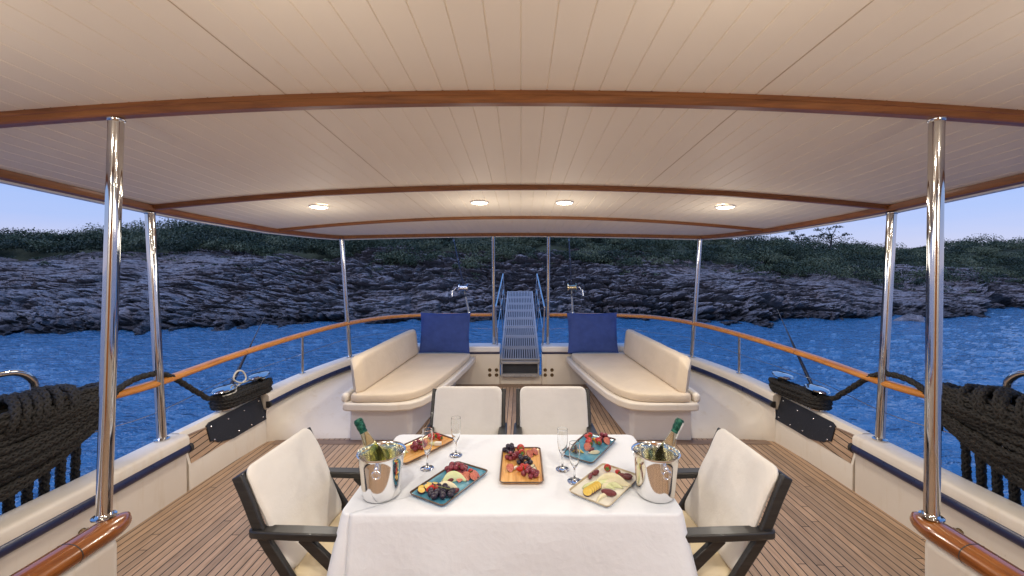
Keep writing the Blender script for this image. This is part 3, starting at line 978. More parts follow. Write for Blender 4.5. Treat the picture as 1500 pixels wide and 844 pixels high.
# ------------------------------------------------------------------ benches
def bench(s):
    lr = 'left' if s < 0 else 'right'
    def X(v): return s * v
    root = thing('bench', f'moulded cream bench base along the {lr} side of the stern', 'bench', (X(1.35), 5.0, 0), group='moulded stern benches')
    def poly(pts):
        q = [(X(a), b) for a, b in pts]
        return q if s > 0 else q[::-1]
    mb = MB()
    mb.prism(poly([(1.10, 4.16), (1.14, 4.12), (1.72, 4.12), (1.72, 6.06), (.955, 6.06)]), 0, .38)
    mb.build('base', M['gelwhite'], root, bevel=.012, smooth=30)
    outer = [(1.74, 6.06), (1.76, 4.05), (1.735, 3.985), (1.68, 3.965), (1.25, 3.955), (1.08, 3.99), (.98, 4.10), (.90, 4.32), (.80, 4.85), (.70, 5.6), (.66, 6.06)]
    mb = MB(); mb.prism(poly(outer[::-1]), .345, .425); mb.build('seat_shelf', M['gel'], root, bevel=.018, seg=3, smooth=40)
    # raised outer lip behind the backrest
    mb = MB(); mb.prism(poly([(1.70, 6.06), (1.69, 3.99), (1.76, 3.99), (1.79, 6.06)][::-1]), .42, .51); mb.build('rear_lip', M['gel'], root, bevel=.03, seg=4, smooth=40)
    # cushions: things lying on it
    def cushion(name, pts, z0, z1, label, cat, bev, mname='bench', grp=None):
        mb = MB(); n = len(pts)
        def sm(p, k=48):
            a = smooth_path([(X(x), y, 0) for x, y in p], k, closed=True); return [(q[0], q[1]) for q in a]
        pp = sm(pts, 72)
        if s < 0: pp = pp[::-1]
        c = np.mean(pp, 0)
        rings = []
        h = z1 - z0
        for sc, zz in ((.0, z0), (.6, z0), (.965, z0 + .001), (.99, z0 + h * .08), (1.0, z0 + h * .2), (1.002, z0 + h * .5), (1.0, z0 + h * .80), (.99, z0 + h * .93), (.97, z0 + h * 1.0), (.85, z1 + .003), (.5, z1 + .006), (.0, z1 + .007)):
            rings.append([(c[0] + (x - c[0]) * sc, c[1] + (y - c[1]) * (1 - (1 - sc) * .4 if sc > .9 else sc), zz) for x, y in pp])
        V = np.array(rings); V = np.concatenate([V, V[:, :1]], 1)
        ns = fbm(V[..., 0] * 4, V[..., 1] * 4, V[..., 2] * 4 + 7, 3, 5)
        V[..., 2] += ns * .006 * (np.linspace(0, 1, len(V))[:, None] > .5)
        mb.grid(V)
        o = mb.build(name, M[mname], smooth=60, loc=(float(c[0]), float(c[1]), z0))
        tag(o, label, cat, grp)
        return o
    sc = cushion('seat_cushion', [(1.66, 4.0), (1.45, 3.985), (1.24, 3.99), (1.10, 4.05), (1.0, 4.18), (.94, 4.36), (.86, 4.8), (.78, 5.35), (.73, 5.85), (.80, 5.97), (1.1, 5.99), (1.45, 5.97), (1.52, 5.7), (1.58, 4.9), (1.63, 4.3)], .427, .505,
            f'beige seat cushion lying on the {lr} bench', 'cushion', .03, grp='beige bench seat cushions')
    pp = MB(); pp.box(min(X(1.25), X(1.45)), max(X(1.25), X(1.45)), 3.975, 3.99, .468, .472)
    # backrest: long pad standing on edge
    mb = MB()
    A = np.array((X(1.615), 4.02)); B = np.array((X(1.50), 5.86))
    L = np.linalg.norm(B - A); d = (B - A) / L; nrm = np.array((d[1], -d[0])) * (1 if s < 0 else -1)  # inward
    prof = []
    nL, nH = 30, 20
    def rr(t, r0, r1): return t
    G = []
    # cross-section ring (thickness, height) superellipse, scaled at ends with rounded top corner
    for i in range(nL + 1):
        t = i / nL
        u = t * L
        e = min(u, L - u)
        kt = 1.0 if e > .03 else math.sqrt(max(0.0, 1 - (1 - e / .03) ** 2))
        rc = .14
        topcut = 0 if u > rc else rc - math.sqrt(max(0, rc ** 2 - (rc - u) ** 2))
        ring = []
        for j in range(nH):
            a = 2 * PI * j / nH
            ca, sa = math.cos(a), math.sin(a)
            px = .058 * math.copysign(abs(ca) ** .32, ca) * kt
            pz = .17 * math.copysign(abs(sa) ** .26, sa)
            if pz > 0: pz -= topcut * .8 * (pz / .17)
            lean = -(pz + .17) * .12
            c = A + d * u + nrm * (px + lean + .0)
            ring.append((c[0], c[1], .505 + .17 + pz + .01 * t))
        G.append(ring + ring[:1])
    V = np.array(G)
    V[..., 2] += fbm(V[..., 0] * 5, V[..., 1] * 5, V[..., 2] * 5, 2, 9) * .004
    mb.grid(V if s > 0 else V[:, ::-1])
    for k in (0, nL):
        c = V[k, :-1].mean(0)
        vv = list(V[k, :-1]) + [c]; n = nH
        mb.add(vv, [(i, (i + 1) % n, n) for i in range(n)])
    o = mb.build('backrest_cushion', M['bench'], smooth=70, loc=(X(1.56), 4.9, .505))
    tag(o, f'long beige backrest cushion standing on the outer edge of the {lr} bench', 'cushion', 'beige backrest cushions')
    return root


bench(-1); bench(1)


def pillow(cx, cy, z0, w, h, label, lean, rotz):
    n = 26; mb = MB()
    F = []; Bk = []
    for side in (1, -1):
        G = np.zeros((n, n, 3))
        for i in range(n):
            for j in range(n):
                u = i / (n - 1) * 2 - 1; v = j / (n - 1) * 2 - 1
                b = (max(0, (1 - abs(u) ** 2.6)) * max(0, (1 - abs(v) ** 2.6))) ** .45
                pin = 1 - .05 * (1 - abs(u) ** 2) * abs(v) ** 4
                pin2 = 1 - .05 * (1 - abs(v) ** 2) * abs(u) ** 4
                wr = .006 * float(math.sin(u * 9 + v * 4) * b)
                G[i, j] = (u * w / 2 * pin2, side * (-.055 * b - wr * .5), v * h / 2 * pin)
        mb.grid(G if side < 0 else G[::-1])
    V = np.concatenate(mb.vs)
    Mx = Matrix.Translation((cx, cy, z0 + h / 2)) @ Matrix.Rotation(rotz, 4, 'Z') @ Matrix.Rotation(lean, 4, 'X')
    mb.vs = [np.array([tuple(Mx @ Vector(p)) for p in V])]
    o = mb.build('scatter_cushion', M['bluefab'], smooth=80, loc=(cx, cy, z0))
    return tag(o, label, 'cushion', 'blue scatter cushions')


pillow(-1.09, 5.88, .512, .73, .575, 'square royal blue cushion leaning on the stern end of the left bench', math.radians(-9), math.radians(-2))
pillow(1.03, 5.88, .512, .73, .575, 'square royal blue cushion leaning on the stern end of the right bench', math.radians(-9), math.radians(2))

# ------------------------------------------------------------------ gangway
gw = thing('gangway', 'metal gangway with slotted treads rising from the stern to the shore', 'gangway', (-.01, 6.2, .3))
g0 = Vector((-.012, 6.02, .375)); g1 = Vector((-.02, 9.4, 1.17)); gd = (g1 - g0); gl = gd.length; gd.normalize()
up = Vector((1, 0, 0)).cross(gd)
def gp(x, t, h): return g0 + gd * (t * gl) + Vector((x, 0, 0)) + up * h
for s in (-1, 1):
    b_ = MB(); b_.bar(gp(s * .275, 0, -.03), gp(s * .275, 1, -.03), .03, .09, up); b_.build('side_beam', M['alu'], gw, bevel=.004)
NT_ = 8
for i in range(NT_):
    a, b2 = i / NT_ + .004, (i + 1) / NT_ - .004
    fr = MB()
    for t0, t1 in ((a, a + .008), (b2 - .008, b2)): fr.bar(gp(0, t0, 0), gp(0, t1, 0), .52, .022, up)
    for k in range(15):
        x = -.24 + k * .48 / 14
        fr.bar(gp(x, a + .0075, 0), gp(x, b2 - .0075, 0), .017, .02, up)
    fr.build('tread', M['alu'], gw)
un = MB(); un.bar(gp(0, 0, -.055), gp(0, 1, -.055), .51, .01, up); un.build('slot_shade_sheet', M['slotshade'], gw)  # dark sheet standing in for the shade between the tread slots
for s in (-1, 1):
    h = MB()
    p = [gp(s * .36, .10, .0), gp(s * .37, .10, .70), gp(s * .335, .66, .72)]
    h.tube([p[0], p[1]], .012, 10); h.tube([p[1], p[2]], .012, 10); h.build('handrail', M['steel2'], gw)
    h = MB(); h.tube([gp(s * .335, .02, .10), gp(s * .345, .10, .36), gp(s * .325, .66, .40)], .008, 8); h.build('mid_rail', M['steel2'], gw)
    for t in (.33, .50, .66):
        h = MB(); h.tube([gp(s * .30, t, -.02), gp(s * (.36 - .04 * t), t, .71)], .009, 10); h.build('stanchion', M['steel2'], gw)
st = MB(); st.box(-.292, .268, 5.985, 6.07, .135, .175); st.box(-.292, -.27, 5.985, 6.07, .17, .345); st.box(.246, .268, 5.985, 6.07, .17, .345); st.box(-.292, .268, 5.985, 6.07, .325, .36)
st.build('hinge_frame', M['alu'], gw, bevel=.004)
st = MB(); st.box(-.268, .245, 6.05, 6.068, .178, .322); st.build('hinge_shade_panel', M['slotshade'], gw)  # dark panel standing in for the shade inside the hinge frame
for k in range(7):
    b_ = MB(); b_.ell((-.25 + k * .08, 5.984, .155), .009, .006, .009, 8, 6); b_.build('bolt', M['steel2'], gw)

# ------------------------------------------------------------------ bollards and ropes
for s, lr in ((-1, 'left'), (1, 'right')):
    for y, x, wh, dirn in ((3.70, 2.675, 'nearer', 0), (4.10, 2.62, 'farther', 0)):
        zb = float(np.interp(y, BW[:, 0], BW[:, 2]))
        mb = MB()
        Mx = Matrix.Translation((s * x, y, zb))
        mb.lathe([(0, 0), (.075, 0), (.075, .01), (.047, .02), (.043, .05), (.043, .155), (.048, .17)], 24, Mx)
        Mt = Mx @ Matrix.Rotation(-s * .18, 4, 'Z') @ Matrix.Diagonal((.72, 1.35, 1, 1))
        mb.lathe([(.04, .168), (.10, .170), (.112, .180), (.105, .190), (.07, .198), (0, .202)], 28, Mt)
        o = mb.build('bollard', M['steel'], smooth=40, loc=(s * x, y, zb))
        tag(o, f'flat-topped steel bollard on the {lr} bulwark, the {wh} of the pair', 'bollard', 'steel mooring bollards')
    # black rope around the pair
    mb = MB()
    zb = .47
    pts = []
    y0, y1 = 3.70, 4.10
    turns = 5
    for k in range(turns):
        z = zb + .020 + k * .021
        jx = random.uniform(-.014, .014)
        ext = .072 + random.uniform(0, .012)
        for a in np.linspace(0, 2 * PI, 16, endpoint=False):
            cx = (2.675, y0) if math.cos(a) < 0 else (2.62, y1)
            yy = cx[1] + math.cos(a) * ext
            xx = cx[0] + math.sin(a) * ext + jx
            pts.append((s * xx, yy, z + .021 * a / (2 * PI) + random.uniform(-.007, .007)))
    # lead to the coil over the rail
    pts += [(s * 2.68, 3.60, .60), (s * 2.70, 3.45, .68), (s * 2.715, 3.32, .79), (s * 2.72, 3.2, .885), (s * 2.735, 3.08, .945), (s * 2.74, 2.93, .955), (s * 2.73, 2.8, .93), (s * 2.72, 2.72, .88), (s * 2.72, 2.70, .78), (s * 2.75, 2.69, .68)]
    plait(mb, smooth_path(pts, 560), R=.021, pitch=.13, ds=.012)
    # second layer, figure of eight
    pts = []
    for k in range(3):
        z = zb + .025 + k * .03
        for a in np.linspace(0, 2 * PI, 24, endpoint=False):
            t = math.cos(a); yy = 3.90 + t * .285
            cx = 2.647 - .027 * t
            xx = cx + math.sin(2 * a) * .085
            pts.append((s * xx, yy, z + .03 * a / (2 * PI)))
    plait(mb, smooth_path(pts, 300), R=.0195, pitch=.12, ds=.012)
    o = mb.build('mooring_rope', M['rope'], smooth=80, loc=(s * 2.68, 3.9, zb))
    tag(o, f'black plaited mooring rope wound round the {lr} pair of bollards and led forward', 'rope', 'black mooring ropes')
    if s < 0:
        mb = MB()
        pts = [(s * 2.64, 3.62, .60), (s * 2.60, 3.70, .605), (s * 2.63, 3.78, .60), (s * 2.68, 3.86, .62), (s * 2.66, 3.96, .66), (s * 2.67, 3.93, .745), (s * 2.68, 3.86, .76), (s * 2.68, 3.82, .70), (s * 2.67, 3.9, .645), (s * 2.65, 4.02, .635), (s * 2.58, 4.10, .63), (s * 2.61, 4.17, .625)]
        mb.tube(smooth_path(pts, 70), .008, 8)
        o = mb.build('thin_line', M['cord'], smooth=60, loc=(s * 2.65, 3.9, .6))
        tag(o, 'thin pale cord looped over the black rope on the left bollards', 'cord')
    # big coil hung on the rail
    random.seed(21 if s < 0 else 33)
    mb = MB()
    NL = 13
    for k in range(NL):
        f = k / (NL - 1)
        sag = .02 + .25 * f + random.uniform(-.012, .012)
        xf = 2.685 - .012 * (k % 2) + random.uniform(-.008, .008) - .03 * math.sin(f * PI)
        xb = 2.84 + random.uniform(-.01, .01)
        ya = 2.62 + random.uniform(-.035, .02); yb = 1.60 + random.uniform(-.05, .05)
        za = .975 - .20 * f; zb_ = 1.0 - .30 * f
        pts = []
        for t in np.linspace(0, 1, 12):
            y = ya + (yb - ya) * t
            z = za + (zb_ - za) * t - sag * 4 * t * (1 - t) * .62
            pts.append((s * (xf + .01 * math.sin(9 * t + k)), y, z + random.uniform(-.006, .006)))
        pts.append((s * (xf + .06), yb - .06, zb_ + .02)); pts.append((s * xb, yb, zb_ - .02))
        for t in np.linspace(.1, .9, 8):
            y = yb + (ya - yb) * t
            pts.append((s * xb, y, zb_ + (za - zb_) * t - sag * 4 * t * (1 - t) * .6 - .03))
        pts.append((s * xb, ya, za - .02)); pts.append((s * (xf + .06), ya + .04, za + .01))
        P = smooth_path(pts, 160, closed=True); P = np.concatenate([P, P[:1]])
        plait(mb, P, R=.0215, pitch=.135)
    # turns over the top, by the hoop
    for k in range(7):
        yc = 2.46 - .05 * k + random.uniform(-.01, .01); a0 = random.uniform(0, 1)
        pts = []
        for a in np.linspace(0, 2 * PI, 14, endpoint=False):
            pts.append((s * (2.765 + .115 * math.cos(a)), yc + .05 * math.sin(a + a0), .90 + .01 * k * (1 if k < 4 else .5) + .115 * math.sin(a)))
        P = smooth_path(pts, 70, closed=True); P = np.concatenate([P, P[:1]])
        plait(mb, P, R=.0215, pitch=.135)
    # hanging bights outside the cap
    for k in range(9):
        y = 2.62 - .085 * k
        zlo = .30 - .03 * (k % 3)
        pts = [(s * 2.80, y, .85), (s * 2.84, y, .65), (s * 2.845, y - .005, .45), (s * 2.85, y - .01, zlo + .03), (s * 2.85, y - .04, zlo), (s * 2.86, y - .07, zlo + .04), (s * 2.86, y - .075, .5), (s * 2.83, y - .06, .8)]
        plait(mb, smooth_path(pts, 90), R=.0225, pitch=.14)
    o = mb.build('rope_coil', M['rope'], smooth=80, loc=(s * 2.76, 2.2, .88))
    tag(o, f'thick black plaited rope hung in loops over the near end of the {lr} rail', 'rope', 'black rope coils')

# ------------------------------------------------------------------ fishing rods
def rod(base, tip, label, reel_side, bend=0.0, holder=True):
    B = Vector(base); Tp = Vector(tip); d = (Tp - B); L = d.length; d.normalize()
    root = thing('fishing_rod', label, 'fishing rod', base, group='fishing rods')
    mb = MB(); mb.tube([B + d * L * t for t in np.linspace(.10, 1, 8)], list(np.linspace(.014, .006, 8)), 8); bl = mb.build('blank', M['graphite'], root)
    mb = MB(); mb.tube([B - d * .02, B + d * .26], .019, 12); mb.tube([B + d * .30, B + d * .42], .015, 10); mb.build('handle', M['rodgrip'], root)
    mb = MB(); mb.tube([B - d * .05, B + d * .015], .026, 12); mb.build('butt_cap', M['steel2'], root)
    c = B + d * .40 + Vector((0, -.05, 0))
    mb = MB(); Mx = Matrix.Translation(c) @ Matrix.Rotation(PI / 2, 4, 'Y')
    mb.lathe([(0, -.055), (.05, -.055), (.052, -.045), (.03, -.040), (.03, .040), (.052, .045), (.05, .055), (0, .055)], 20, Mx)
    mb.vs = [np.array([tuple(c + (Vector(p) - c) * 1.25) for p in v]) for v in mb.vs]
    rl = mb.build('reel', M['gold'] if reel_side > 0 else M['steel2'], root, smooth=40)
    mb = MB(); mb.tube([c + Vector((reel_side * .055, 0, 0)), c + Vector((reel_side * .09, 0, 0))], .008, 8)
    mb.tube([c + Vector((reel_side * .09, 0, .01)), c + Vector((reel_side * .13, -.02, -.05))], .007, 8)
    mb.tube([c + Vector((reel_side * .13, -.02, -.03)), c + Vector((reel_side * .135, -.03, -.10))], .013, 10)
    mb.vs = [np.array([tuple(c + (Vector(p) - c) * 1.25) for p in v]) for v in mb.vs]
    mb.build('crank', M['steel2'], rl)
    for t in (.55, .75, .95):
        mb = MB(); q = B + d * L * t
        mb.tube([q + Vector((.012 * math.cos(a), -.012 + .0 * a, .012 * math.sin(a))) for a in np.linspace(0, 2 * PI, 12)], .002, 5); mb.build('line_guide', M['steel2'], bl)
    return root


rod((-.80, 6.33, 1.03), (-1.16, 6.6, 2.55), 'fishing rod with silver reel leaning left above the left blue cushion', -1)
rod((.80, 6.33, 1.03), (.75, 6.55, 2.55), 'upright fishing rod with golden reel above the right blue cushion', 1)
for s, lr in ((-1, 'left'), (1, 'right')):
    mb = MB()
    a = Vector((s * 2.86, 3.88, .40)); b = Vector((s * 2.72, 4.35, 1.22 if s < 0 else 1.30))
    mb.tube([a + (b - a) * t for t in np.linspace(0, 1, 8)], [.019, .018, .017, .015, .012, .006, .004, .003], 8)
    o = mb.build('outrigger_rod', M['graphite'], smooth=60, loc=tuple(a))
    tag(o, f'thin dark blue rod slanting up behind the {lr} bollards', 'rod', 'dark rods outside the rail')

# ------------------------------------------------------------------ table and cloth
TX0, TX1, TY0, TY1, TZ = -.735, .665, 1.66, 2.44, .75
tb = thing('table', 'dining table hidden under the white cloth', 'table', ((TX0 + TX1) / 2, (TY0 + TY1) / 2, 0))
mb = MB(); mb.box(TX0 + .012, TX1 - .012, TY0 + .012, TY1 - .012, .71, .742); mb.build('tabletop', M['dark'], tb, bevel=.006)
for x in (TX0 + .10, TX1 - .10):
    for y in (TY0 + .10, TY1 - .10):
        mb = MB(); mb.box(x - .03, x + .03, y - .03, y + .03, 0, .709); mb.build('leg', M['dark'], tb, bevel=.004)


def tablecloth():
    mb = MB()
    cx, cy = (TX0 + TX1) / 2, (TY0 + TY1) / 2
    hx, hy = (TX1 - TX0) / 2, (TY1 - TY0) / 2
    rc = .035
    N = 240
    # perimeter of the rounded rectangle
    per = []
    segs = [((-hx + rc, -hy), (hx - rc, -hy), 70), None, ((hx, -hy + rc), (hx, hy - rc), 42), None, ((hx - rc, hy), (-hx + rc, hy), 70), None, ((-hx, hy - rc), (-hx, -hy + rc), 42), None]
    cc = [(hx - rc, -hy + rc, -PI / 2), (hx - rc, hy - rc, 0), (-hx + rc, hy - rc, PI / 2), (-hx + rc, -hy + rc, PI)]
    ci = 0; corner = []
    for sg in segs:
        if sg:
            a, b, k = sg
            for t in np.linspace(0, 1, k, endpoint=False):
                per.append((a[0] + (b[0] - a[0]) * t, a[1] + (b[1] - a[1]) * t)); corner.append(0)
        else:
            x, y, a0 = cc[ci]; ci += 1
            for t in np.linspace(0, PI / 2, 14, endpoint=False):
                per.append((x + rc * math.cos(a0 + t), y + rc * math.sin(a0 + t))); corner.append(math.sin(2 * t))
    per = np.array(per); corner = np.array(corner); n = len(per)
    nx = np.roll(per, -1, 0) - np.roll(per, 1, 0); nx /= np.linalg.norm(nx, axis=1)[:, None]; nrm = np.stack([nx[:, 1], -nx[:, 0]], 1)
    L = np.arange(n) / n * 4.4
    # smooth the corner weight for folds
    cw = corner.copy()
    for _ in range(14): cw = (np.roll(cw, 1) + cw * 2 + np.roll(cw, -1)) / 4
    cw /= cw.max()
    rings = []
    for k in np.linspace(.0, 1, 14):       # top, from the centre out
        rings.append(np.stack([cx + per[:, 0] * k * .992, cy + per[:, 1] * k * .992, np.full(n, TZ)], 1))
    for a in np.linspace(.2, 1, 5) * PI / 2:   # rounded edge
        o = .008 * math.sin(a); z = TZ - .010 * (1 - math.cos(a))
        rings.append(np.stack([cx + per[:, 0] * .992 + nrm[:, 0] * o, cy + per[:, 1] * .992 + nrm[:, 1] * o, np.full(n, z)], 1))
    drop = .245
    for k in np.linspace(.05, 1, 22):
        wav = fbm(L * 3.1, L * 0 + k * .6, L * 0, 3, 3)
        wav2 = np.sin(L * 19 + 2 * np.sin(L * 3)) * .5
        o = .010 + k * (.018 + .020 * wav + .008 * wav2) + cw * k * .05 * np.where(True, 1, 1)
        o = np.maximum(o, .006)
        z = TZ - .010 - drop * k - cw * k * .03 + .0
        rings.append(np.stack([cx + per[:, 0] * .992 + nrm[:, 0] * o, cy + per[:, 1] * .992 + nrm[:, 1] * o, z + 0 * L], 1))
    V = np.array(rings)
    top = V[:, :, 2] > TZ - .002
    V[..., 2] += np.where(top, fbm(V[..., 0] * 5, V[..., 1] * 5, V[..., 2] * 0, 3, 8) * .0012 + .0012, 0)
    V = np.concatenate([V, V[:, :1]], 1)
    mb.grid(V)
    o = mb.build('tablecloth', M['cloth'], smooth=60, loc=(cx, cy, TZ), solid=.0022)
    tag(o, 'white patterned cloth draped over the dining table', 'tablecloth')


tablecloth()
TT = TZ + .0035

# ------------------------------------------------------------------ chairs
def chair(label, loc, rz):
    root = thing('armchair', label, 'chair', loc, rz, 'dark wooden armchairs round the table')
    WLOC[root.name] = Vector((0, 0, 0))
    W = .245
    side_path = smooth_path([(0, -.388, .885), (0, -.345, .79), (0, -.285, .65), (0, -.20, .52), (0, -.09, .36), (0, .18, .0)], 40)
    for s in (-1, 1):
        mb = MB(); pth = side_path + np.array([s * W, 0, 0])
        mb.sweep(pth, [(-.0125, -.022), (.0125, -.022), (.0125, .022), (-.0125, .022)], up=(0, .5, .8))
        mb.build('back_post', M['dark'], root, bevel=.005)
        mb = MB(); mb.bar((s * (W - .032), .17, .39), (s * (W - .032), -.30, .0), .024, .045, (0, 1, .5)); mb.build('leg', M['dark'], root, bevel=.004)
        # arm: shaped plank with rounded rear end
        arm = [(s * W - .027, -.28), (s * W - .030, -.14), (s * W - .028, .065), (s * W + .028, .065), (s * W + .030, -.14), (s * W + .027, -.28)]
        cap = [(s * W + .028 * math.cos(a), -.30 + .035 * math.sin(a)) for a in np.linspace(0, -PI, 9)]
        poly = arm[:3] + arm[3:] + cap[1:-1]
        poly = poly[::-1] if True else poly
        mb = MB(); mb.prism([(x, y) for x, y in poly][::-1], .640, .672); am = mb.build('armrest', M['dark'], root, bevel=.006)
        b_ = MB(); b_.ell((s * (W + .0125), -.285, .655), .004, .009, .009, 8, 6); b_.build('bolt', M['steel2'], am)
        mb = MB(); mb.bar((s * (W - .0), -.11, .642), (s * (W - .0), .14, .41), .024, .045, (0, 1, 1)); mb.build('arm_strut', M['dark'], root, bevel=.004)
        mb = MB(); mb.bar((s * (W - .008), -.15, .405), (s * (W - .008), .23, .415), .026, .055); mb.build('seat_rail', M['dark'], root, bevel=.004)
    sl_ = MB()
    for z, y in ((.862, -.380), (.54, -.215)):
        sl_.bar((-W, y, z), (W, y, z), .022, .05, (0, -.3, 1))
    for k in range(9):
        x = -.19 + k * .0475
        sl_.bar((x, -.222, .55), (x, -.376, .86), .024, .012, (0, 1, .45))
    sl_.build('back_slats', M['dark'], root, bevel=.002)
    ss = MB()
    for k in range(8):
        y = -.15 + k * .053
        ss.bar((-W + .005, y, .430), (W - .005, y, .430), .04, .014)
    ss.build('seat_slats', M['dark'], root, bevel=.002)
    # cushions tied on: part of the chair's look but liftable pads held by ties
    def pad(name, w, h, th, Mx, m, seed, bow=.0):
        n = 22; mb = MB()
        for sd in (1, -1):
            G = np.zeros((n, n, 3))
            for i in range(n):
                for j in range(n):
                    u = math.sin((i / (n - 1) - .5) * PI); v = math.sin((j / (n - 1) - .5) * PI)
                    # rounded-square outline
                    r = .10
                    au, av = abs(u), abs(v)
                    x = u * w / 2; y = v * h / 2
                    cxx = w / 2 - .045; cyy = h / 2 - .045
                    if abs(x) > cxx and abs(y) > cyy:
                        dx, dy = abs(x) - cxx, abs(y) - cyy
                        mx = max(dx, dy); ln = math.hypot(dx, dy)
                        f = mx / ln if ln > 1e-6 else 1
                        x = math.copysign(cxx + dx * f, x); y = math.copysign(cyy + dy * f, y)
                    b = (max(0, 1 - au ** 8) * max(0, 1 - av ** 8)) ** .28
                    nz = float(vnoise(np.array(x * 9 + seed), np.array(y * 9), np.array(0.), seed))
                    G[i, j] = (x, y, sd * th / 2 * b * (1 + .1 * nz) + bow * (1 - av ** 2) + .005 * nz + .003 * math.sin(u * 2.1 + v * 3.3 + seed))
            mb.grid(G if sd > 0 else G[::-1])
        V = np.concatenate(mb.vs); mb.vs = [np.array([tuple(Mx @ Vector(p)) for p in V])]
        return mb.build(name, m, root, smooth=75)
    # back pad: local x across, local y up the back
    d = Vector((0, -.165, .37)).normalized(); nn = Vector((0, d.z, -d.y))
    Mx = Matrix.Translation((0, -.272, .692)) @ Matrix(((1, 0, 0, 0), (0, d.y, nn.y, 0), (0, d.z, nn.z, 0), (0, 0, 0, 1)))
    bp = pad('back_cushion', .465, .475, .042, Mx, M['chairwhite'], 3)
    Mx = Matrix.Translation((0, .03, .466)) @ Matrix.Rotation(math.radians(1.5), 4, 'X')
    sp_ = pad('seat_cushion', .47, .42, .05, Mx, M['chairseat'], 5)
    for s in (-1, 1):
        mb = MB(); mb.tube(smooth_path([(s * .225, -.165, .46), (s * .26, -.175, .44), (s * .287, -.19, .40), (s * .285, -.16, .35), (s * .29, -.17, .30)], 18), .004, 6)
        mb.tube(smooth_path([(s * .287, -.19, .40), (s * .30, -.22, .41), (s * .292, -.23, .37), (s * .287, -.19, .395)], 14), .004, 6)
        mb.build('tie', M['cord'], sp_)
    return root


c0 = chair('dark armchair with white cushions at the left end of the table, seen from its side', (-.775, 1.925, 0), -PI / 2 - .05)
for lab, loc, rz in (('dark armchair with white cushions at the right end of the table, seen from its side', (.70, 1.92, 0), PI / 2 + .05),
                     ('white-cushioned armchair on the far side of the table, left of the pair', (-.365, 2.515, 0), PI),
                     ('white-cushioned armchair on the far side of the table, right of the pair', (.225, 2.515, 0), PI)):
    c = tree_copy(c0); c.location = loc; c.rotation_euler = (0, 0, rz); c['label'] = lab

# ------------------------------------------------------------------ ice buckets, bottles, glasses
def bucket(x, y, label):
    root = thing('ice_bucket', label, 'ice bucket', (x, y, TT), group='steel ice buckets')
    mb = MB()
    out = [(0, .0), (.070, 0), (.077, .004), (.080, .012), (.0835, .05), (.088, .10), (.0935, .15), (.0965, .178), (.101, .183), (.1035, .187), (.1035, .190), (.101, .192), (.0975, .190), (.0945, .184), (.0915, .15), (.086, .10), (.0815, .05), (.078, .014), (.06, .009), (0, .009)]
    mb.lathe(out, 48, Matrix.Translation((x, y, TT)))
    mb.build('body', M['bucket'], root, smooth=50)
    for k, a in enumerate((-PI / 2 + .12, PI / 2 + .12)):
        hx, hy = x + .097 * math.cos(a), y + .097 * math.sin(a)
        o = Vector((math.cos(a), math.sin(a), 0))
        h = MB(); h.ell((hx + o.x * .004, hy + o.y * .004, TT + .155), .010, .010, .014, 10, 8)
        t = Vector((-o.y, o.x, 0))
        ring = [Vector((hx, hy, TT + .137)) + o * .012 + t * (.016 * math.cos(q)) + Vector((0, 0, .016 * math.sin(q))) for q in np.linspace(0, 2 * PI, 20, endpoint=False)]
        h.tube([tuple(p) for p in ring], .0042, 8, closed=True)
        h.build('ring_handle', M['bucket'], root, smooth=60)
    return root


bucket(-.612, 1.80, 'shiny steel ice bucket at the left end of the table')
bucket(.592, 1.80, 'shiny steel ice bucket at the right end of the table')


def bottle(x, y, lean, az, label, m, foil, strip=False):
    root = thing('wine_bottle', label, 'bottle', (x, y, TT + .03), group='bottles in the ice buckets')
    Mx = Matrix.Translation((x, y, TT + .03)) @ Matrix.Rotation(az, 4, 'Z') @ Matrix.Rotation(lean, 4, 'Y')
    mb = MB(); mb.lathe([(0, .004), (.030, 0), (.037, .006), (.039, .02), (.039, .135), (.036, .165), (.028, .20), (.020, .235), (.0160, .26), (.0145, .29), (.0, .29)], 28, Mx)
    mb.build('glass_body', m, root, smooth=50)
    f = MB(); f.lathe([(.0172, .262), (.0168, .268), (.0166, .272), (.0165, .277), (.0180, .280), (.0195, .292), (.0185, .302), (.0200, .308), (.0197, .320), (.015, .328), (0, .330)], 24, Mx)
    f.build('foil', foil, root, smooth=50)
    if strip:
        f = MB(); f.lathe([(.0190, .240), (.0180, .252), (.0174, .268), (.0171, .277), (.0186, .280), (.0200, .292), (.0191, .302), (.0205, .308), (.0202, .318)], 12, Mx @ Matrix.Rotation(-1.6, 4, 'Z'), sweep=1.5)
        f.build('seal_strip', M['foilwhite'], root, smooth=50)
    return root


bottle(-.575, 1.80, math.radians(-30), math.radians(-14), 'olive green bottle with dark green foil leaning in the left ice bucket', M['bottle'], M['foil'])
bottle(.562, 1.79, math.radians(30), math.radians(18), 'pale clear bottle with green and white foil leaning in right ice bucket', M['bottleclear'], M['foil'], True)


def flute(x, y, h, label):
    k = h / .2
    mb = MB()
    p = [(0, .0), (.031, 0), (.033, .0015), (.028, .003), (.008, .007), (.0042, .014), (.0038, .055), (.0055, .068), (.014, .082), (.0215, .105), (.0255, .135), (.0262, .165), (.0250, .196), (.0249, .1988), (.0246, .1997), (.0243, .1999), (.0240, .1997), (.0238, .1988), (.0240, .196), (.0252, .165), (.0245, .135), (.0205, .106), (.0125, .083), (0, .075)]
    mb.lathe([(r, z * k) for r, z in p], 28, Matrix.Translation((x, y, TT)))
    o = mb.build('champagne_flute', M['glass'], smooth=60, loc=(x, y, TT))
    return tag(o, label, 'glass', 'empty champagne flutes')


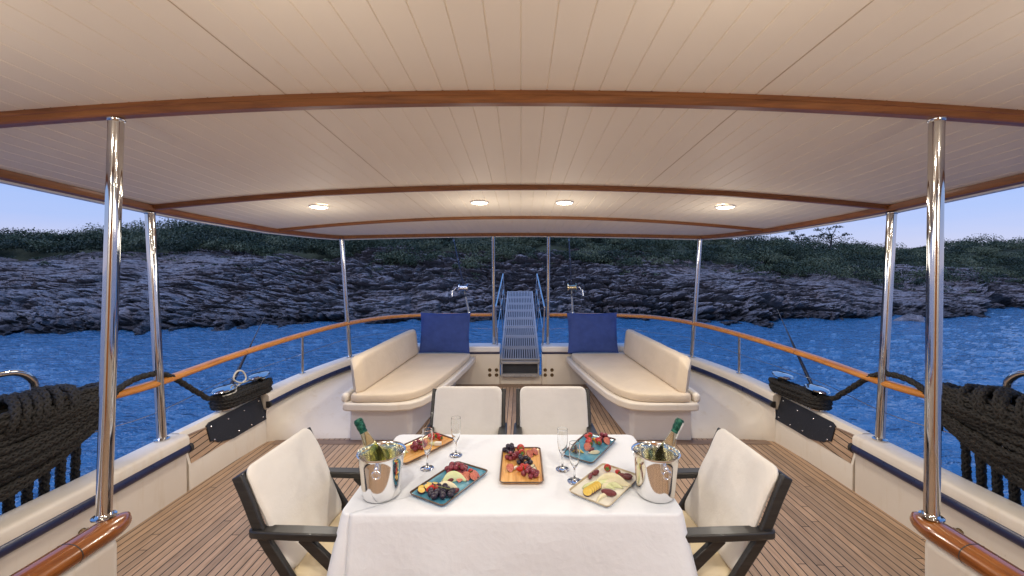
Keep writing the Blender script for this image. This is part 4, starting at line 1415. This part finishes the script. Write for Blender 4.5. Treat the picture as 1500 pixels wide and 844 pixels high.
flute(-.464, 2.03, .195, 'empty champagne flute between the left bucket and the far timber tray')
flute(-.344, 2.17, .20, 'empty champagne flute beside the right tip of the far left tray')
flute(.205, 2.02, .20, 'empty champagne flute just left of the far right blue tray')
flute(.25, 1.908, .18, 'empty champagne flute at the left corner of the cream tray')


# ------------------------------------------------------------------ trays and fruit
def rrect(w, l, r, n=6):
    p = []
    for cx, cy, a0 in ((w / 2 - r, l / 2 - r, 0), (-w / 2 + r, l / 2 - r, PI / 2), (-w / 2 + r, -l / 2 + r, PI), (w / 2 - r, -l / 2 + r, 3 * PI / 2)):
        for t in np.linspace(0, PI / 2, n): p.append((cx + r * math.cos(a0 + t), cy + r * math.sin(a0 + t)))
    return p


class Tray:
    def __init__(s, cx, cy, w, l, direction, m, label, group=None):
        s.rz = math.atan2(direction[1], direction[0]) - PI / 2
        s.M = Matrix.Translation((cx, cy, TT)) @ Matrix.Rotation(s.rz, 4, 'Z')
        root = thing('serving_tray', label, 'tray', (cx, cy, TT), s.rz, group or 'serving trays')
        WLOC[root.name] = Vector((0, 0, 0))
        def ring(dw, z, r): return [(x, y, z) for x, y in rrect(w - dw, l - dw, r)]
        R = [ring(.03, 0, .014), ring(.006, .010, .019), ring(.0, .0165, .020)]
        Ri = [ring(.008, .0165, .018), ring(.014, .011, .016), ring(.034, .0075, .012)]
        def loft(mb, rs):
            V = np.array(rs); V = np.concatenate([V, V[:, :1]], 1); mb.grid(V)
        mb = MB(); loft(mb, R[:2]); loft(mb, Ri[1:])
        n = len(R[0]); mb.add(Ri[2], [tuple(range(n))]); mb.add(R[0], [tuple(range(n - 1, -1, -1))])
        mb.build('dish', m, root, smooth=40)
        mb = MB(); loft(mb, [R[1], R[2], Ri[0], Ri[1]]); mb.build('rim', M['trayrim'] if m is not M['traycream'] else M['trayrim2'], root, smooth=40)
        s.z = .0085

    def P(s, u, v, h=0):
        """u along the long axis, v across"""
        return s.M @ Vector((v, u, s.z + h))

    def R(s, ang): return Matrix.Rotation(s.rz + ang, 4, 'Z')


def grapes(tr, u, v, n, r, m, lab, spread=.03, el=1.15, layers=2):
    p0 = tr.P(u, v)
    root = thing('grape_bunch', lab, 'grapes', tuple(p0), group='bunches of grapes')
    pts = []
    tries = 0
    while len(pts) < n and tries < 4000:
        tries += 1
        a = random.uniform(0, 2 * PI); q = spread * math.sqrt(random.random())
        layer = 0 if len(pts) < n * .62 else 1
        p = Vector((q * math.cos(a) * 1.25, q * math.sin(a), r + layer * r * 1.45))
        if layer: p.x *= .7; p.y *= .7
        if all((p - k).length > r * 1.68 for k in pts): pts.append(p)
    for p in pts:
        mb = MB(); k = random.uniform(.92, 1.08)
        mb.ell(p0 + tr.R(0) @ p, r * el * k, r * k, r * k, 12, 8, Matrix.Rotation(random.uniform(0, PI), 4, 'Z'))
        mb.build('grape', m, root, smooth=80)
    mb = MB(); mb.tube([tuple(p0 + tr.R(0) @ Vector((-spread, 0, r * 2))), tuple(p0 + Vector((0, 0, r * 2.4))), tuple(p0 + tr.R(0) @ Vector((spread * .9, spread * .3, r * 2.1)))], .0016, 6)
    mb.build('stalk', M['stem'], root)
    return root


def strawberry(tr, u, v, ang, lab, size=.034, stand=0):
    root = thing('strawberry', lab, 'strawberry', tuple(tr.P(u, v)), group='strawberries')
    k = size / .034
    Mx = Matrix.Translation(tr.P(u, v, .0135 * k + stand)) @ tr.R(ang) @ Matrix.Rotation(PI / 2 * .92, 4, 'X') @ Matrix.Diagonal((k, k, k, 1))
    mb = MB(); mb.lathe([(0, -.021), (.005, -.0195), (.010, -.012), (.0135, -.001), (.0142, .006), (.012, .0125), (.006, .015), (0, .0145)], 16, Mx)
    mb.build('flesh', M['strawberry'], root, smooth=70)
    mb = MB()
    for q in range(6):
        a = q * PI / 3
        mb.add([tuple(Mx @ Vector(p)) for p in ((0, 0, .016), (.005 * math.cos(a + .5), .005 * math.sin(a + .5), .0165), (.013 * math.cos(a), .013 * math.sin(a), .015), (.005 * math.cos(a - .5), .005 * math.sin(a - .5), .0165))], [(0, 1, 2, 3)])
    mb.build('calyx', M['leafgreen'], root, smooth=0, solid=.001)


def crescent(tr, u, v, ang, lab, m, R=.05, wd=.022, th=.018, sweep=2.4, lift=.0, name='melon_slice', cat='melon slice', grp='melon slices', skin=None, tilt=0.0):
    root = thing(name, lab, cat, tuple(tr.P(u, v)), group=grp)
    Mx = Matrix.Translation(tr.P(u, v, lift)) @ tr.R(ang) @ Matrix.Rotation(tilt, 4, 'X')
    n = 18; G = []; K = []
    for i in range(n + 1):
        a = -sweep / 2 + sweep * i / n
        f = max(.06, math.cos(a / sweep * PI)) ** .6
        ro, ri = R, R - wd * f
        e = th * f
        sec = [(ro, .001), (ro - .001, e * .45), (ri + (ro - ri) * .5, e), (ri, e * .75), (ri, .001)]
        ring = [(r * math.cos(a) - R, r * math.sin(a), z) for r, z in sec]
        G.append(ring + ring[:1])
        K.append([((ro + d) * math.cos(a) - R, (ro + d) * math.sin(a), z) for d, z in ((.0015, .0005), (.0015, e * .5), (.0, e * .55), (0, .0005))])
    mb = MB(); mb.grid(np.array([[tuple(Mx @ Vector(p)) for p in r] for r in G])); mb.build('flesh', m, root, smooth=60)
    if skin:
        K = [k + k[:1] for k in K]
        mb = MB(); mb.grid(np.array([[tuple(Mx @ Vector(p)) for p in r] for r in K])); mb.build('skin', skin, root, smooth=60)


def fig(tr, u, v, ang, lab, tilt=.5, k=1.15, flesh='figflesh'):
    root = thing('fig_piece', lab, 'fig piece', tuple(tr.P(u, v)), group='cut figs')
    Mx = Matrix.Translation(tr.P(u, v, .013 * k)) @ tr.R(ang) @ Matrix.Rotation(tilt, 4, 'X') @ Matrix.Diagonal((k, k, k, 1))
    prof = [(0, -.018), (.010, -.0165), (.0165, -.008), (.017, .002), (.012, .012), (.005, .019), (0, .022)]
    Rm = Mx @ Matrix.Rotation(PI / 2, 4, 'X')
    mb = MB(); mb.lathe(prof, 14, Rm @ Matrix.Rotation(PI, 4, 'Z'), sweep=PI); mb.build('skin', M['figskin'], root, smooth=70)
    pts = [(r, z) for r, z in prof] + [(-r, z) for r, z in prof[::-1]]
    vs = [tuple(Rm @ Vector((r * .97, .0004, z * .97))) for r, z in pts]
    mid = [tuple(Rm @ Vector((r * .6, .0022, z * .6))) for r, z in pts]
    n = len(pts)
    mb = MB(); mb.add(vs + mid, [(i, (i + 1) % n, n + (i + 1) % n, n + i) for i in range(n)] + [tuple(range(n, 2 * n))]); mb.build('flesh', M[flesh], root, smooth=60)


def disc(tr, u, v, ang, lab, m, r=.017, th=.007, lift=0, tilt=.0, name='plum_slice', cat='plum slice', grp='plum slices'):
    root = thing(name, lab, cat, tuple(tr.P(u, v)), group=grp)
    Mx = Matrix.Translation(tr.P(u, v, lift + r * math.sin(abs(tilt)) * .9)) @ tr.R(ang) @ Matrix.Rotation(tilt, 4, 'X')
    mb = MB(); mb.lathe([(0, 0), (r * .96, 0), (r * .96, th), (0, th + .0008)], 20, Mx); mb.build('flesh', m, root, smooth=40)
    mb = MB(); mb.lathe([(r * .96, 0), (r, .001), (r, th - .001), (r * .955, th + .0004)], 20, Mx); mb.build('peel', M['figskin'], root, smooth=40)


def date(tr, u, v, ang, lab, L=.024, r=.011, m='date', lift=0):
    mb = MB(); mb.ell(tr.P(u, v, r + lift), L, r, r, 16, 12, tr.R(ang))
    o = mb.build('date', M[m], smooth=80, loc=tuple(tr.P(u, v)))
    tag(o, lab, 'date', 'dark dates')


def cheese(tr, u, v, ang, lab, w=.03, l=.02, h=.014):
    p = tr.P(u, v)
    Mx = Matrix.Translation(p) @ tr.R(ang)
    mb = MB(); mb.prism([(-w / 2, -l / 2), (w / 2, -l / 2 * .7), (w / 2 * .8, l / 2), (-w / 2 * .9, l / 2)], .0005, h, Mx)
    o = mb.build('cheese_piece', M['cheese'], smooth=20, loc=tuple(p), bevel=.002)
    tag(o, lab, 'cheese', 'white cheese pieces')


TRA = Tray(-.55, 2.244, .19, .36, (.57, .82), M['traywood'], 'timber-patterned tray at the far left corner of the table')
TRB = Tray(-.322, 1.88, .197, .34, (.492, .870), M['traybl'], 'blue glazed tray just right of the left ice bucket')
TRC = Tray(.003, 2.05, .207, .365, (0, 1), M['traywood'], 'timber-patterned tray in the middle of the table')
TRD = Tray(.377, 2.244, .185, .345, (.547, .837), M['traybl'], 'blue glazed tray at the far right of the table')
TRE = Tray(.385, 1.865, .20, .33, (.63, .777), M['traycream'], 'cream glazed tray just left of the right ice bucket')

random.seed(5)
A_ = 'on the far left timber tray'
grapes(TRA, -.02, .005, 12, .0125, M['redgrape'], f'red grapes in the middle {A_}', .032)
crescent(TRA, -.115, .01, .6, f'pale melon wedge at the near end {A_}', M['cream'], .05, .03, .024, 2.2, skin=M['melon'])
crescent(TRA, -.085, -.045, 2.2, f'pale green melon wedge at the left edge {A_}', M['melon'], .045, .022, .02, 2.0)
crescent(TRA, .055, -.035, 1.2, f'cream coloured melon wedge behind the grapes {A_}', M['cream'], .045, .024, .02, 2.0)
crescent(TRA, .06, .045, -1.0, f'yellowish melon wedge under the flute {A_}', M['melon'], .04, .02, .018, 2.0)
for (u, v, a) in ((.105, -.02, .4), (.13, .015, 1.5), (.125, -.05, 2.4), (.145, -.02, .2)):
    strawberry(TRA, u, v, a, f'red strawberry in the cluster at the far end {A_}')
cheese(TRA, .075, .06, .5, f'white cheese block beside the strawberries {A_}', .04, .024, .018)
fig(TRA, .03, -.005, .8, f'cut fig between grapes and strawberries {A_}')

B_ = 'on the blue tray by the left bucket'
grapes(TRB, .085, -.03, 20, .013, M['redgrape'], f'red grapes at the far end {B_}', .042)
strawberry(TRB, .105, .035, .9, f'red strawberry beside the red grapes {B_}')
for u, v, a in ((.062, .045, 1.0), (.075, .075, 1.3), (.035, .025, .5), (.10, .07, 2.0)):
    fig(TRB, u, v, a, f'cut fig along the right edge {B_}', .7)
crescent(TRB, .02, -.02, 2.6, f'large pale green melon slice arched across {B_}', M['melon'], .06, .028, .045, 3.0, skin=M['cream'])
crescent(TRB, -.035, .0, 2.2, f'thin pale melon slice nearest the black grapes {B_}', M['cream'], .065, .024, .03, 2.4)
date(TRB, .0, -.005, 1.2, f'dark date inside the melon arch {B_}')
grapes(TRB, -.10, .03, 20, .0142, M['blackgrape'], f'black grapes at the near end {B_}', .042)
date(TRB, -.06, .075, 1.3, f'dark red date beside the black grapes {B_}', .02)
for u, v in ((-.135, -.055), (-.115, -.07), (-.10, -.05), (-.075, -.06), (-.065, -.035)):
    disc(TRB, u, v, random.uniform(0, 3), f'yellow plum slice at the left corner {B_}', M['yellow'], .0165, .008, random.choice((0, .004)), .35)
strawberry(TRB, -.105, -.025, 2.6, f'red strawberry between plum slices and black grapes {B_}', .036)
strawberry(TRB, -.085, -.012, 2.4, f'second red strawberry against the black grapes {B_}', .03)

C_ = 'on the central timber tray'
grapes(TRC, .135, -.062, 8, .0125, M['blackgrape'], f'black grapes in the far left corner {C_}', .024)
grapes(TRC, .055, -.045, 9, .0115, M['redgrape'], f'purple red grapes curving along the left {C_}', .026)
grapes(TRC, .01, .012, 8, .0115, M['blackgrape'], f'black grapes in the middle {C_}', .03)
strawberry(TRC, .135, -.005, .1, f'large red strawberry at the far edge {C_}', .050, .004)
strawberry(TRC, .10, .0, .2, f'long red strawberry just below the largest {C_}', .042)
fig(TRC, .09, .045, .5, f'cut fig wedge towards the far right {C_}', .8, 1.1)
fig(TRC, .115, .072, .9, f'cut fig wedge at the right edge {C_}', .8, 1.1)
for u, v, a in ((-.045, .005, .4), (-.07, -.005, 1.4), (-.055, .022, 2.4)):
    strawberry(TRC, u, v, a, f'red strawberry in the near cluster {C_}', .034)
grapes(TRC, -.115, .045, 8, .0125, M['redgrape'], f'red grapes at the near right {C_}', .028)
fig(TRC, -.06, -.055, .2, f'cut fig at the near left {C_}', .7, 1.1)
cheese(TRC, -.045, -.03, .9, f'small white cheese sliver {C_}', .03, .01, .012)
crescent(TRC, -.035, .06, -.6, f'pale apple slice near the right edge {C_}', M['cream'], .03, .016, .014, 2.4, name='apple_slice', cat='apple slice', grp='apple slices', skin=M['figskin'])
crescent(TRC, -.06, .07, -.4, f'pale apple slice closest to the red grapes {C_}', M['cream'], .03, .016, .014, 2.4, name='apple_slice', cat='apple slice', grp='apple slices', skin=M['figskin'])

D_ = 'on the far right blue tray'
for u, v, a in ((.11, -.045, .2), (.08, -.05, 1.2), (.06, -.03, .4), (.04, -.02, 2.0), (.02, -.01, 1.0), (-.01, -.005, .2), (.07, .02, 1.1), (.05, .035, .4)):
    strawberry(TRD, u, v, a, f'red strawberry in the row down the middle {D_}', .036, random.choice((0, .006)))
grapes(TRD, .13, .03, 7, .012, M['redgrape'], f'red grapes at the far end {D_}', .024)
crescent(TRD, .10, .0, .8, f'yellow melon slice between strawberries and grapes {D_}', M['yellow'], .035, .016, .018, 2.4)
fig(TRD, .10, .06, 1.0, f'cut fig at the right corner {D_}', .8, 1.15)
fig(TRD, -.03, .0, .2, f'cut fig half at the near end {D_}', .9, 1.2)
date(TRD, -.045, .03, 1.4, f'dark date between fig and apple {D_}', .024)
crescent(TRD, -.06, .06, -.8, f'cream apple slice at the near right edge {D_}', M['cream'], .035, .02, .018, 2.6, name='apple_slice', cat='apple slice', grp='apple slices')
grapes(TRD, -.10, -.045, 4, .0125, M['blackgrape'], f'few black grapes at the near left {D_}', .016)
crescent(TRD, -.075, -.04, 2.0, f'yellow melon slice beside the few black grapes {D_}', M['yellow'], .04, .018, .018, 2.4)

E_ = 'on the cream tray'
strawberry(TRE, .11, -.045, .4, f'single red strawberry at the far end {E_}', .042, .004)
for i, (u, v, a) in enumerate(((-.02, -.03, 1.3), (.0, -.005, 1.4), (.03, .02, 1.5), (.055, .0, 1.2))):
    crescent(TRE, u, v, a + .9, f'pale green melon slice in the fan across {E_}', M['melon'] if i < 2 else M['cream'], .085, .03, .022 + .006 * i, 2.1, skin=M['melon'])
for k in range(5):
    disc(TRE, -.125 + k * .017, -.02 + k * .002, .3, f'yellow plum slice in the overlapping row at the near end {E_}', M['yellow'], .021, .008, .0, .5)
date(TRE, -.075, .055, .3, f'dark red date at the near right {E_}', .034, .014)
date(TRE, .045, -.075, 1.4, f'dark fig-like date at the left edge {E_}', .024, .012)
date(TRE, .005, -.08, 1.9, f'long dark date at the left rim, nearest the flute {E_}', .026, .010)
for u, v, a in ((.105, .035, .3), (.12, .055, .2), (.10, .06, .5)):
    date(TRE, u, v, a, f'dark date in the heap towards the right bucket {E_}', .022, .010, 'date', .0)
strawberry(TRE, .115, .005, 1.0, f'small red strawberry beside the dates {E_}', .03)
crescent(TRE, -.09, .03, 2.8, f'thin cream melon slice at the near edge {E_}', M['cream'], .07, .018, .014, 2.0)

# ------------------------------------------------------------------ sea, shore, scrub
WZ = -2.0
mb = MB()
mb.grid(np.array([[(x, y, WZ - .16) for x in (-600, -60, 0, 60, 600)] for y in (-400, -40, 10, 60, 600)]))
aw = np.linspace(-2.4, 2.4, 1000); yw = np.geomspace(2.2, 62, 520)
AW, YW = np.meshgrid(aw, yw); XW = AW * YW
rx = XW * .94 + YW * .34; ry = -XW * .34 + YW * .94
ZW = 1.25 * (.050 * fbm(rx * .55, ry * 1.1, rx * 0, 2, 201) + .034 * fbm(XW * 1.3, YW * 2.3, rx * 0 + 3, 2, 211) + .020 * fbm(rx * 3.3, ry * 5.2, rx * 0, 2, 221))
ZW *= np.clip((2.45 - np.abs(AW)) / .2, 0, 1)
mb.grid(np.stack([XW, YW, WZ + ZW], -1))
wa = mb.build('sea', M['water'], smooth=180); tag(wa, kind='structure')

SH = np.array([(-160, 20.), (-60, 21.5), (-29, 23.2), (-19, 25), (-7.5, 27.8), (9.4, 28.6), (16, 27.8), (23, 28.6), (30, 31), (36, 31.8), (40, 36), (52, 38), (70, 40), (160, 55)])
RT = np.array([(-160, 1.0), (-30, 1.0), (-10, .93), (0, .95), (10, 1.0), (20, .72), (35, .48), (50, .45), (160, .5)])    # height factor
HP = np.array([(-3, -4.), (-1, -2.9), (0, -2.15), (.6, -1.5), (1.6, -.9), (3, -.3), (6, .75), (9, 1.65), (13, 2.7), (18, 3.7), (30, 6.0), (50, 8.6), (80, 9.8), (140, 9.5), (260, 5)])


def shore_y(x): return np.interp(x, SH[:, 0], SH[:, 1])
def base_h(d, x):
    h = np.interp(d, HP[:, 0], HP[:, 1]); f = np.interp(x * 24 / (24 + np.maximum(d, 0)) , RT[:, 0], RT[:, 1])
    hs = np.interp(x * 24 / (24 + np.maximum(d, 0)), [-45, -31, -26, -22, -19, -14, 8, 13, 17, 23, 30, 60], [.50, .54, .66, .80, .98, 1.08, 1.0, .78, .64, .60, .72, .8])
    k = np.clip((d - 14) / 30, 0, 1)
    f = f * (1 - k) + hs * k
    return np.where(h > -1.9, -1.9 + (h + 1.9) * f, h)


def terrain(ang, d):
    """ang = x/y slope seen from the deck, d = metres inland"""
    y0 = 26.0
    for _ in range(8): y0 = shore_y(ang * y0)
    y = y0 + d; x = ang * y
    return x, y, base_h(d, x)


NA = 1150
ang = np.linspace(-2.1, 2.1, NA)
y0 = np.full(NA, 26.0)
for _ in range(10): y0 = shore_y(ang * y0)
jag = fbm(ang * 26 * .22, ang * 0, ang * 0, 2, 12) * 2.2
jagf = fbm(ang * 26 * 1.0, ang * 0, ang * 0, 5, 2) * 2.2
dr = np.concatenate([np.linspace(-1.5, 9, 190), 9 + 7.5 * np.linspace(0, 1, 90)[1:] ** 1.15])
def voro(x, y, z, seed):
    ix = np.floor(x); iy = np.floor(y); iz = np.floor(z)
    f1 = np.full(x.shape, 9.); f2 = np.full(x.shape, 9.); idv = np.zeros(x.shape)
    for a in (-1, 0, 1):
        for b in (-1, 0, 1):
            for c in (-1, 0, 1):
                cx, cy, cz2 = ix + a, iy + b, iz + c
                d = (cx + _h(cx, cy, cz2, seed) - x) ** 2 + (cy + _h(cx, cy, cz2, seed + 1) - y) ** 2 + (cz2 + _h(cx, cy, cz2, seed + 2) - z) ** 2
                n = d < f1
                f2 = np.where(n, f1, np.minimum(f2, d)); idv = np.where(n, _h(cx, cy, cz2, seed + 3), idv); f1 = np.where(n, d, f1)
    return np.sqrt(f1), np.sqrt(f2), idv


def rock_pos(A, D, Y0, J):
    Yb = Y0 + D + J + np.interp(A, ang, jagf) * np.exp(-np.maximum(D, 0) / 1.6); Xb = A * Yb
    Hh = base_h(D, Xb)
    big = fbm(Xb * .16, Yb * .16, Hh * .16, 3, 31)
    Hh = Hh + big * 1.3 * np.clip(D / 3, 0, 1)
    X, Y, Z = Xb.copy(), Yb.copy(), Hh.copy()
    # tilted strata coordinate
    warp = fbm(Xb * .07, Yb * .10, Hh * .1, 2, 41) * 1.5 + fbm(Xb * .45, Yb * .45, Hh * .45, 3, 42) * .28
    dip = np.where(Xb > 4, .16, -.04)
    sc = Hh + dip * (Xb - 4) * .6 + warp + .15 * (Yb - 28)
    out = np.zeros_like(X)
    for lam, amp, sd in ((1.7, .55, 50), (.75, .30, 51), (.30, .15, 52)):
        q = sc / lam + fbm(Xb * .5 / lam ** .5, Yb * .5 / lam ** .5, Hh * 0, 2, sd) * .9
        fr = q - np.floor(q)
        cell = _h(np.floor(q), np.floor(Xb / (lam * 2.4) + 3 * _h(np.floor(q), q * 0, q * 0, sd + 2)), np.floor(Yb * 0), sd + 1)
        led = np.clip((1 - fr) * 1.25, 0, 1) ** .45 * np.clip(fr * 7, 0, 1)      # bulging ledges with an undercut
        out += amp * (led - .6) * (.45 + 1.1 * cell)
    wx = Xb + fbm(Xb * .5, Yb * .5, Hh, 2, 81) * 1.2; ws = sc * 1.0 + .25 * out
    for sx, sy, sz, amp, sd in ((3.4, 2.6, .80, .75, 101), (1.35, 1.1, .36, .40, 111), (.55, .5, .17, .17, 121)):
        f1, f2, idv = voro(wx / sx, Yb / sy, ws / sz, sd)
        out += amp * ((idv - .5) * 1.1 - .55 * np.clip(1 - (f2 - f1) / .16, 0, 1) - .3 * f1 + .15)
    cr = np.abs(fbm(Xb * .9, Yb * .9, Hh * 1.4, 3, 61)); out -= .35 * np.clip(1 - cr / .07, 0, 1)
    out += fbm(Xb * 2.2, Yb * 2.2, Hh * 3.0, 3, 71) * .16
    ease = np.clip((D + 1.3) / .8, 0, 1)
    md = np.clip(.85 + 1.1 * fbm(Xb * .11, Yb * .11, Hh * .05, 2, 131), .35, 1.6)
    Y = Y - out * .95 * ease * md
    Z = Z + out * .30 * ease * md
    return X, Y, Z


AA, DD = np.meshgrid(ang, dr, indexing='xy')
X, Y, Z = rock_pos(AA, DD, y0[None, :], jag[None, :])
Gm = np.stack([X, Y, Z], -1)
mb = MB(); mb.grid(Gm)
rk = mb.build('rocky_shore', M['rock'], smooth=30); tag(rk, kind='structure')

# hill behind
dh_ = np.concatenate([np.linspace(7.5, 30, 50), np.linspace(31, 160, 60)])
ang2 = ang[::4]; y02 = y0[::4]; j2 = jag[::4]
AA, DD = np.meshgrid(ang2, dh_, indexing='xy')
Yb = y02[None, :] + DD + j2[None, :]; Xb = AA * Yb
Hb = base_h(DD, Xb) + fbm(Xb * .08, Yb * .08, Xb * 0, 4, 91) * 1.1 * np.clip((DD - 8) / 10, .15, 1) - np.clip((17.5 - DD) / 3, 0, 1) * 1.6
mb = MB(); mb.grid(np.stack([Xb, Yb, Hb], -1))
hl = mb.build('hill', M['soil'], smooth=60); tag(hl, kind='structure')

# scrub: bushes of small leaf faces, one mass
def hill_h(x, y):
    d = 0 * x
    a = x / y
    yy = np.interp(a, ang, y0) + np.interp(a, ang, jag)
    d = y - yy
    return d, base_h(d, x) + fbm(x * .08, y * .08, x * 0, 4, 91) * 1.1 * np.clip((d - 8) / 10, .15, 1)


def bush_leaves(cx, cy, cz_, r, h, n, leaf):
    """leaf quads spread through a lumpy dome"""
    k = rng.integers(4, 8)
    lob = np.clip(rng.normal(size=(k, 3)), -1.3, 1.3) * np.array([.42, .42, .22]) * r; lob[:, 2] = np.abs(lob[:, 2]) + h * .25
    lr_ = r * rng.uniform(.42, .66, k)
    pick = rng.integers(0, k, n)
    dirs = rng.normal(size=(n, 3)); dirs /= np.linalg.norm(dirs, axis=1)[:, None]; dirs[:, 2] = np.abs(dirs[:, 2]) * 1.0 - .15
    rad = lr_[pick] * (1.06 - .5 * rng.random(n) ** 1.6)
    p = lob[pick] + dirs * rad[:, None] * np.array([1, 1, h / r * .9])
    p += np.array([cx, cy, cz_])
    t = rng.normal(size=(n, 3)); t /= np.linalg.norm(t, axis=1)[:, None]
    nn = dirs + rng.normal(size=(n, 3)) * .5; nn /= np.linalg.norm(nn, axis=1)[:, None]
    u = np.cross(nn, t); u /= np.linalg.norm(u, axis=1)[:, None] + 1e-9
    v = np.cross(nn, u)
    s = leaf * rng.uniform(.6, 1.35, n)[:, None]
    return np.stack([p - u * s * .5, p + v * s * .38, p + u * s * .5, p - v * s * .38], 1)


quads = []; tones = []
def plant(aa, d, rr, n, leaf, hk=.8):
    yb = np.interp(aa, ang, y0) + np.interp(aa, ang, jag) + d; xb = aa * yb
    _, hh = hill_h(np.array([xb]), np.array([yb]))
    n = int(n * min(2.6, max(.4, rr ** 1.5)) )
    quads.append(bush_leaves(xb, yb, float(hh[0]) - .12, rr, rr * hk, n, leaf)); tones.append(np.full(n * 4, rng.random()))


# rows from the rock edge to the crest
edge = lambda a: float(np.interp(a, [-1.4, -1.1, -.75, -.6, -.4, -.25, -.1, 0, .12, .25, .45, .62, .8, 1.0, 1.3], [13.5, 13, 13.5, 12, 12.5, 9.5, 9, 13.5, 11.5, 9.0, 12.0, 9.0, 7.5, 7.5, 7.5]))
for i in range(1500):
    a = rng.uniform(-1.42, 1.42)
    t = rng.random() ** 1.25
    d = edge(a) + rng.normal() * .7 + t * 48
    rr = np.clip(rng.lognormal(0, .45), .4, 2.6) * (1 + d / 80)
    plant(a, d, rr, int(330 if d < 30 else 210), .125 + d * .0016, rng.uniform(.6, .95))
for i in range(120):   # stragglers on the rock
    a = rng.uniform(-1.35, 1.35); d = edge(a) - abs(rng.normal()) * 2.2
    plant(a, d, rng.uniform(.25, .6), 90, .12, .7)
Q = np.concatenate(quads)
nq = len(Q)
me = bpy.data.meshes.new('scrub')
me.vertices.add(nq * 4); me.vertices.foreach_set('co', Q.reshape(-1).astype(np.float32))
me.loops.add(nq * 4); me.loops.foreach_set('vertex_index', np.arange(nq * 4, dtype=np.int32))
me.polygons.add(nq); me.polygons.foreach_set('loop_start', np.arange(0, nq * 4, 4, dtype=np.int32))
at = me.attributes.new('tone', 'FLOAT', 'POINT'); at.data.foreach_set('value', np.concatenate(tones).astype(np.float32))
me.materials.append(M['leaf']); me.update(calc_edges=True); me.validate()
sb = bpy.data.objects.new('scrub', me); COL.objects.link(sb)
tag(sb, 'dense dark green maquis scrub covering the hill behind the rocks', 'scrub', kind='stuff')


# lone tree on the right skyline
def tree(a, d, h, label, seed, crown=1.0):
    yb = float(np.interp(a, ang, y0)) + d; xb = a * yb
    _, hh = hill_h(np.array([xb]), np.array([yb])); zb = float(hh[0])
    root = thing('tree', label, 'tree', (xb, yb, zb), group='trees on the skyline')
    r0 = random.Random(seed)
    mb = MB(); tips = []
    mb.tube([(xb, yb, zb - .2), (xb + .08 * h * .3, yb, zb + h * .3), (xb + .15 * h * .3, yb, zb + h * .6)], [h * .035, h * .026, h * .016], 8)
    for k in range(9):
        an = r0.uniform(0, 2 * PI); zz = zb + h * r0.uniform(.35, .62); ln = h * r0.uniform(.28, .45)
        b_ = Vector((xb + .05 * h, yb, zz)); e = b_ + Vector((math.cos(an) * ln * 1.2 * crown, math.sin(an) * ln * .8, ln * r0.uniform(.4, .8)))
        mb.tube([tuple(b_), tuple(b_.lerp(e, .5) + Vector((0, 0, -.06 * h))), tuple(e)], [h * .014, h * .010, h * .005], 6); tips.append(e)
    mb.build('trunk', M['bark'], root)
    L = []
    for e in tips: L.append(bush_leaves(e.x, e.y, e.z - .12 * h, h * .15, h * .10, 60, .20))
    Qt = np.concatenate(L); mb = MB()
    mb.add(Qt.reshape(-1, 3), [(i, i + 1, i + 2, i + 3) for i in range(0, len(Qt) * 4, 4)])
    mb.build('crown', M['leaf'], root, smooth=0)


tree(.755, 37, 5.2, 'lone spindly tree rising above the scrub on the right skyline', 3)
tree(.675, 40, 4.0, 'small thin tree just left of the lone skyline tree', 5)

# little rock awash at the right
mb = MB(); n = 22
V = []
for i in range(9):
    t = PI / 2 * i / 8
    for j in range(n):
        p = 2 * PI * j / n; k = 1 + .35 * float(vnoise(np.array(math.cos(p) * 2 + 5), np.array(math.sin(p) * 2), np.array(t * 2.), 4))
        V.append((26.8 + .95 * math.cos(t) * math.cos(p) * k, 28.2 + .5 * math.cos(t) * math.sin(p) * k, WZ - .05 + .42 * math.sin(t) * k))
V = np.array(V).reshape(9, n, 3); V = np.concatenate([V, V[:, :1]], 1)
mb.grid(V); o = mb.build('sea_rock', M['rock'], smooth=25, loc=(26.8, 28.2, WZ)); tag(o, 'small dark rock awash in the water off the right shore', 'rock')
